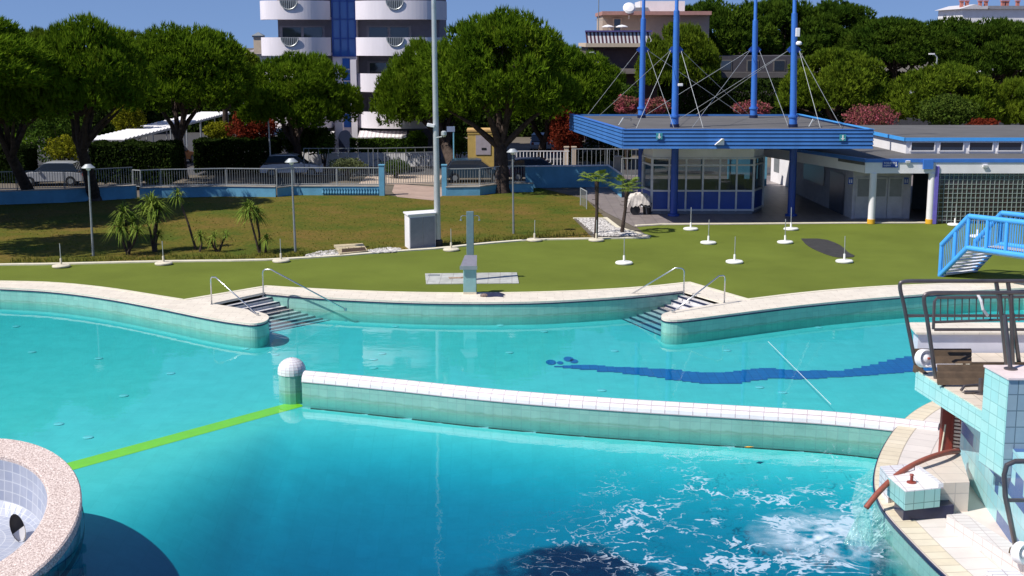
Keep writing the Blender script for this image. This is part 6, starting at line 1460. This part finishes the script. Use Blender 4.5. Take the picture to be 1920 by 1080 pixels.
# stair tower
b = MB(); b.box(xm0+.02,xm1-.02,AYb+.55,AYb+4,0,19.2); b.build('tower_core', M['lilac'], ap)
gx = np.linspace(xm0+.08,xm1-.08,4)
rows = [-140,-102,-66,-30,2,36,72,105]
for i in range(3):
    for a0, a1 in zip(rows, rows[1:]):
        g = MB(); g.box(gx[i]+.05,gx[i+1]-.05,AYb+.48,AYb+.545,Z(a1,AYb+.5)+.05,Z(a0,AYb+.5)-.05); g.build('blue_pane', M['blueglass'], ap)
b = MB()
for x in gx: b.box(x-.05,x+.05,AYb+.42,AYb+.548,Z(105,AYb+.5),19)
for y in rows: z = Z(y,AYb+.5); b.box(xm0+.08,xm1-.08,AYb+.44,AYb+.547,z-.05,z+.05)
b.build('blue_mullions', M['dkblue'], ap)
for a0, a1 in ((108,130),(130,152),(152,175),(175,208),(212,240)):
    g = MB(); g.box(X(640,AYb,100),X(654,AYb,100),AYb+.48,AYb+.545,Z(a1,AYb+.5)+.05,Z(a0,AYb+.5)-.05); g.build('stair_window', M['blueglass'], ap)
b = MB(); b.box(X(658,AYb,100),X(669,AYb,100),AYb-.6,AYb+.4,0,Z(112,AYb)); b.build('right_pier', M['lilac'], ap)
b = MB(); b.box(X(626,AYb,100),X(640,AYb,100),AYb-.2,AYb+.5,0,Z(140,AYb)); b.build('left_pier', M['lilac'], ap)
dx0, dx1 = X(637,AYb,260), X(661,AYb,260); b = MB(); zt_ = Z(243,AYb); arch = [(dx0,0),(dx1,0)]+[((dx0+dx1)/2+(dx1-dx0)/2*math.cos(a), zt_-.5+.5*math.sin(a)) for a in np.linspace(0,math.pi,10)]
b.add([(x,AYb-.65,z) for x,z in arch]+[(x,AYb-.25,z) for x,z in arch], [tuple(range(len(arch)))]+[(i,(i+1)%len(arch),(i+1)%len(arch)+len(arch),i+len(arch))[::-1] for i in range(len(arch))]); b.build('entrance_arch', mat('entrance_dark',(.03,.04,.08),.3), ap)
def awning(px0, px1, y0, y1, label):
    a, c = X(px0,AYb-1.5,250), X(px1,AYb-1.5,250); n = 24; root = thing('awning', label, 'awning', (a,AYb-1.6,Z(y1,AYb-1.6)), 'striped awnings of the apartment block')
    b1, b2 = MB(), MB(); z1, z0 = Z(y0,AYb-.6), Z(y1,AYb-1.9)
    for i in range(n):
        u0, u1 = a+(c-a)*i/n, a+(c-a)*(i+1)/n; dz = .12*math.sin(i*1.1); t = b1 if i%2 else b2
        t.quad((u0,AYb-1.9,z0),(u1,AYb-1.9,z0),(u1,AYb-.6,z1),(u0,AYb-.6,z1)); t.quad((u0,AYb-1.9,z0-.18),(u1,AYb-1.9,z0-.18),(u1,AYb-1.9,z0),(u0,AYb-1.9,z0))
    b1.build('white_stripes', M['white'], root); b2.build('pale_stripes', mat('pale_stripe',(.55,.50,.52),.8), root)
awning(672,762,245,257,'white striped awning under the right lowest balcony of the flats'); awning(608,624,246,256,'white striped awning end under the left lowest balcony of the flats')
# ------------------------------------------------ beige building behind the masts
BY2 = 112.0
bb = thing('beige_building', 'beige flats with a red and white striped terrace parapet behind the left masts', 'building', (X(1190,BY2,100),BY2,0))
z_ = lambda y, d=BY2: Z(y,d)
b = MB(); b.box(X(1104,BY2,80),X(1330,BY2,80),BY2+1.5,BY2+12,0,z_(82)); b.build('lower_body', mat('plum_wall',(.13,.09,.10),.85), bb)
b = MB(); b.box(X(1098,BY2,80),X(1225,BY2,80),BY2-.2,BY2+12,z_(88),z_(81)); b.build('terrace_slab', M['cream'], bb)
sx0, sx1 = X(1100,BY2,70), X(1222,BY2,70); n = 34; b1, b2 = MB(), MB()
for i in range(n):
    u0, u1 = sx0+(sx1-sx0)*i/n, sx0+(sx1-sx0)*(i+1)/n; (b1 if i%2 else b2).add([(u0,BY2-.2,z_(81)),(u1,BY2-.2,z_(81)),(u1-.12,BY2-.1,z_(60)),(u0-.12,BY2-.1,z_(60)),(u0,BY2,z_(81)),(u1,BY2,z_(81)),(u1-.12,BY2,z_(60)),(u0-.12,BY2,z_(60))],[(0,1,2,3),(7,6,5,4),(3,2,6,7)])
b1.build('white_stripes', M['white'], bb); b2.build('dark_stripes', mat('plum_stripe',(.10,.03,.05),.8), bb)
b = MB(); b.box(sx0-.15,sx1,BY2-.25,BY2-.05,z_(60),z_(57)); b.build('parapet_rail', mat('violet_rail',(.10,.08,.25),.5), bb)
b = MB(); b.box(X(1130,BY2+4,40),X(1330,BY2+4,40),BY2+4,BY2+12,z_(82),z_(28,BY2+4)); b.build('upper_body', mat('beige_wall',(.42,.34,.28),.85,var=.06), bb)
b = MB(); b.box(X(1128,BY2+3.4,40),X(1332,BY2+3.4,40),BY2+2.8,BY2+12.3,z_(28,BY2+3),z_(21,BY2+3)); b.build('flat_roof', mat('pink_eaves',(.42,.22,.19),.8), bb)
f = MB(); f.box(X(1149,BY2+4,40),X(1166,BY2+4,40),BY2+3.92,BY2+3.99,z_(58,BY2+4),z_(34,BY2+4)); w_ = f.build('window', M['cream'], bb); g = MB(); g.box(X(1151.5,BY2+4,40),X(1163,BY2+4,40),BY2+3.88,BY2+3.915,z_(58,BY2+4),z_(36,BY2+4)); g.build('pane', M['glass'], w_)
b = MB(); b.box(X(1200,BY2+6,10),X(1284,BY2+6,10),BY2+6,BY2+11,z_(21,BY2+3),z_(2,BY2+6)); b.build('white_roof_parapet', M['white'], bb)
b = MB(); b.box(X(1188,BY2+6,10),X(1215,BY2+6,10),BY2+5.9,BY2+11,z_(21,BY2+3),z_(14,BY2+6)); b.build('roof_box', M['greymetal'], bb)
b = MB(); b.box(X(1150,BY2-.4,130),X(1330,BY2-.4,130),BY2-.4,BY2+1.5,z_(138),z_(129)); b.build('mid_balcony', mat('balcony_edge',(.20,.17,.16),.8), bb)
for px in (1140,1166):
    q = P(px,50,BY2+.8); root = thing('terrace_parasol', 'white terrace parasol %s of the window on the striped terrace' % ('left' if px == 1140 else 'right'), 'parasol', (q.x,q.y,z_(81)), 'parasols on the striped terrace')
    b = MB(); b.lathe([(.5,-.06),(.52,0),(.3,.1),(.03,.16)], q, 8); b.build('canopy', M['white'], root); b = MB(); b.tube([(q.x,q.y,z_(81)),q], .03, 6); b.build('pole', M['galv'], root)
q = P(1180,15,BY2+3); b = MB(); b.lathe([(.55,0),(.40,.13),(.05,.17)], (0,0,0), 18); b.v = [tuple(Vector(q)+Matrix.Rotation(R(60),3,'X')@Vector(v)) for v in b.v]; b.tube([q, q+Vector((0,.3,-.9))], .05, 6); g = b.build('satellite_dish', M['white']); tag(g, 'white satellite dish on the roof of the beige flats', 'satellite dish')
q = P(1122,60,BY2+1); b = MB(); b.tube([(q.x,q.y,q.z-1),(q.x,q.y,q.z+5)], .04, 6); b.beam((q.x-.3,q.y,q.z+1),(q.x+.7,q.y,q.z+1),.03,.03); g = b.build('roof_aerial', M['greymetal']); tag(g, 'tall thin aerial left of the beige flats', 'aerial')
# shaded house behind the right masts
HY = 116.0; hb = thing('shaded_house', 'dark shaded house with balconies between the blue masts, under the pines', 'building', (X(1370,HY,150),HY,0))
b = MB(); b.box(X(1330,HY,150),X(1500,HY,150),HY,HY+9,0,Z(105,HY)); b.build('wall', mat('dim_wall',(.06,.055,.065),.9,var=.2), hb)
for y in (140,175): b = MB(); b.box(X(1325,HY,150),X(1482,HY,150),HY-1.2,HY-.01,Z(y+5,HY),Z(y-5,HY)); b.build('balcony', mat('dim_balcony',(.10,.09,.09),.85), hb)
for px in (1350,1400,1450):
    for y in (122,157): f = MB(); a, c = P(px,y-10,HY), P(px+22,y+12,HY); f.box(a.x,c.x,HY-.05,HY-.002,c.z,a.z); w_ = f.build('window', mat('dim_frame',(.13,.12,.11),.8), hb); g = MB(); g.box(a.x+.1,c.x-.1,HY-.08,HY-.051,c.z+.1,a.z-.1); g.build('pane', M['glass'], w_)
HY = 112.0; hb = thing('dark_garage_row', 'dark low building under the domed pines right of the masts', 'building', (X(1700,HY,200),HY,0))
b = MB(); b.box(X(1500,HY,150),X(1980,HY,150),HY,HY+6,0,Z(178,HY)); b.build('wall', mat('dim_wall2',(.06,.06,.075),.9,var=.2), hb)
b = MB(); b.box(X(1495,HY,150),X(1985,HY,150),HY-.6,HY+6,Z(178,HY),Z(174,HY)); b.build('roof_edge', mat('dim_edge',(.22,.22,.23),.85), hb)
# far right white gabled roof with red chimneys
FY = 210.0; fb = thing('far_gabled_house', 'distant white gabled house with a row of red chimneys at the upper right', 'building', (X(1860,FY,20),FY,0))
zg = Z(17,FY); b = MB(); b.box(X(1805,FY,20),X(1990,FY,20),FY,FY+12,0,zg); b.build('wall', M['white'], fb)
b = MB(); a, m_, c = X(1797,FY,20), X(1826,FY,20), X(1855,FY,20); zz = Z(8,FY); b.add([(a,FY-.5,zg),(c,FY-.5,zg),(m_,FY-.5,zz),(a,FY+12,zg),(c,FY+12,zg),(m_,FY+12,zz)],[(0,1,2),(0,2,5,3),(2,1,4,5),(3,5,4)]); b.build('gable', mat('gable_white',(.55,.53,.55),.8), fb)
b = MB(); b.box(X(1850,FY,20),X(1990,FY,20),FY-.5,FY+12,zg,zg+.5); b.build('roof', mat('far_grey_roof',(.25,.25,.28),.8), fb)
for px in (1812,1822,1847,1858,1890,1898,1918): b = MB(); x = X(px,FY,10); b.box(x-.22,x+.22,FY+2,FY+2.6,zg,Z(2,FY)); b.box(x-.32,x+.32,FY+1.9,FY+2.7,Z(2,FY),Z(0,FY)); b.build('chimney', mat('chimney_brick',(.45,.16,.12),.8), fb)
# small house left of the flats, and its chimney
HY = 125.0; hb = thing('far_roof_house', 'small distant house with grey roof and capped chimney left of the flats', 'building', (X(470,HY,100),HY,0))
b = MB(); b.box(X(452,HY,100),X(506,HY,100),HY,HY+8,0,Z(101,HY)); b.build('wall', M['white'], hb); b = MB(); zz0, zz1 = Z(101,HY), Z(88,HY); xa, xb = X(450,HY,100), X(508,HY,100)
b.add([(xa,HY-.4,zz0),(xb,HY-.4,zz0),(xb,HY+8.4,zz0),(xa,HY+8.4,zz0),(xa+1.4,HY+4,zz1),(xb-.3,HY+4,zz1)],[(0,1,5,4),(1,2,5),(2,3,4,5),(3,0,4)]); b.build('roof', mat('grey_pink_roof',(.32,.27,.29),.8), hb)
x = X(485,HY-1,80); b = MB(); b.box(x-.4,x+.4,HY-1.4,HY-.6,Z(100,HY),Z(70,HY)); ch = b.build('chimney', M['cream'], hb); b = MB(); b.box(x-.5,x+.5,HY-1.5,HY-.5,Z(70,HY),Z(67,HY)); b.add([(x-.55,HY-1.55,Z(67,HY)),(x+.55,HY-1.55,Z(67,HY)),(x+.55,HY-.45,Z(67,HY)),(x-.55,HY-.45,Z(67,HY)),(x,HY-1,Z(60,HY))],[(0,1,4),(1,2,4),(2,3,4),(3,0,4)]); b.build('chimney_cap', M['greymetal'], ch)
# dark massed greenery closing the view far behind
bg_ = leafmat('far_greenery', (.02,.04,.008), (.045,.07,.014), .3)
for i, (a, c, t, Y, lb) in enumerate([(-60,260,150,128,'dark green tree belt far behind the left pines'),(240,470,150,132,'dark green tree belt far behind the carport'),(820,1120,160,126,'dark green tree belt behind the central pines'),(1480,1980,140,134,'dark green tree belt behind the right domed pines')]):
    shrub(a,c,t,300,Y,bg_,lb,'tree belt',int(90*(c-a)),.55,True,name='tree_belt',ry=3)
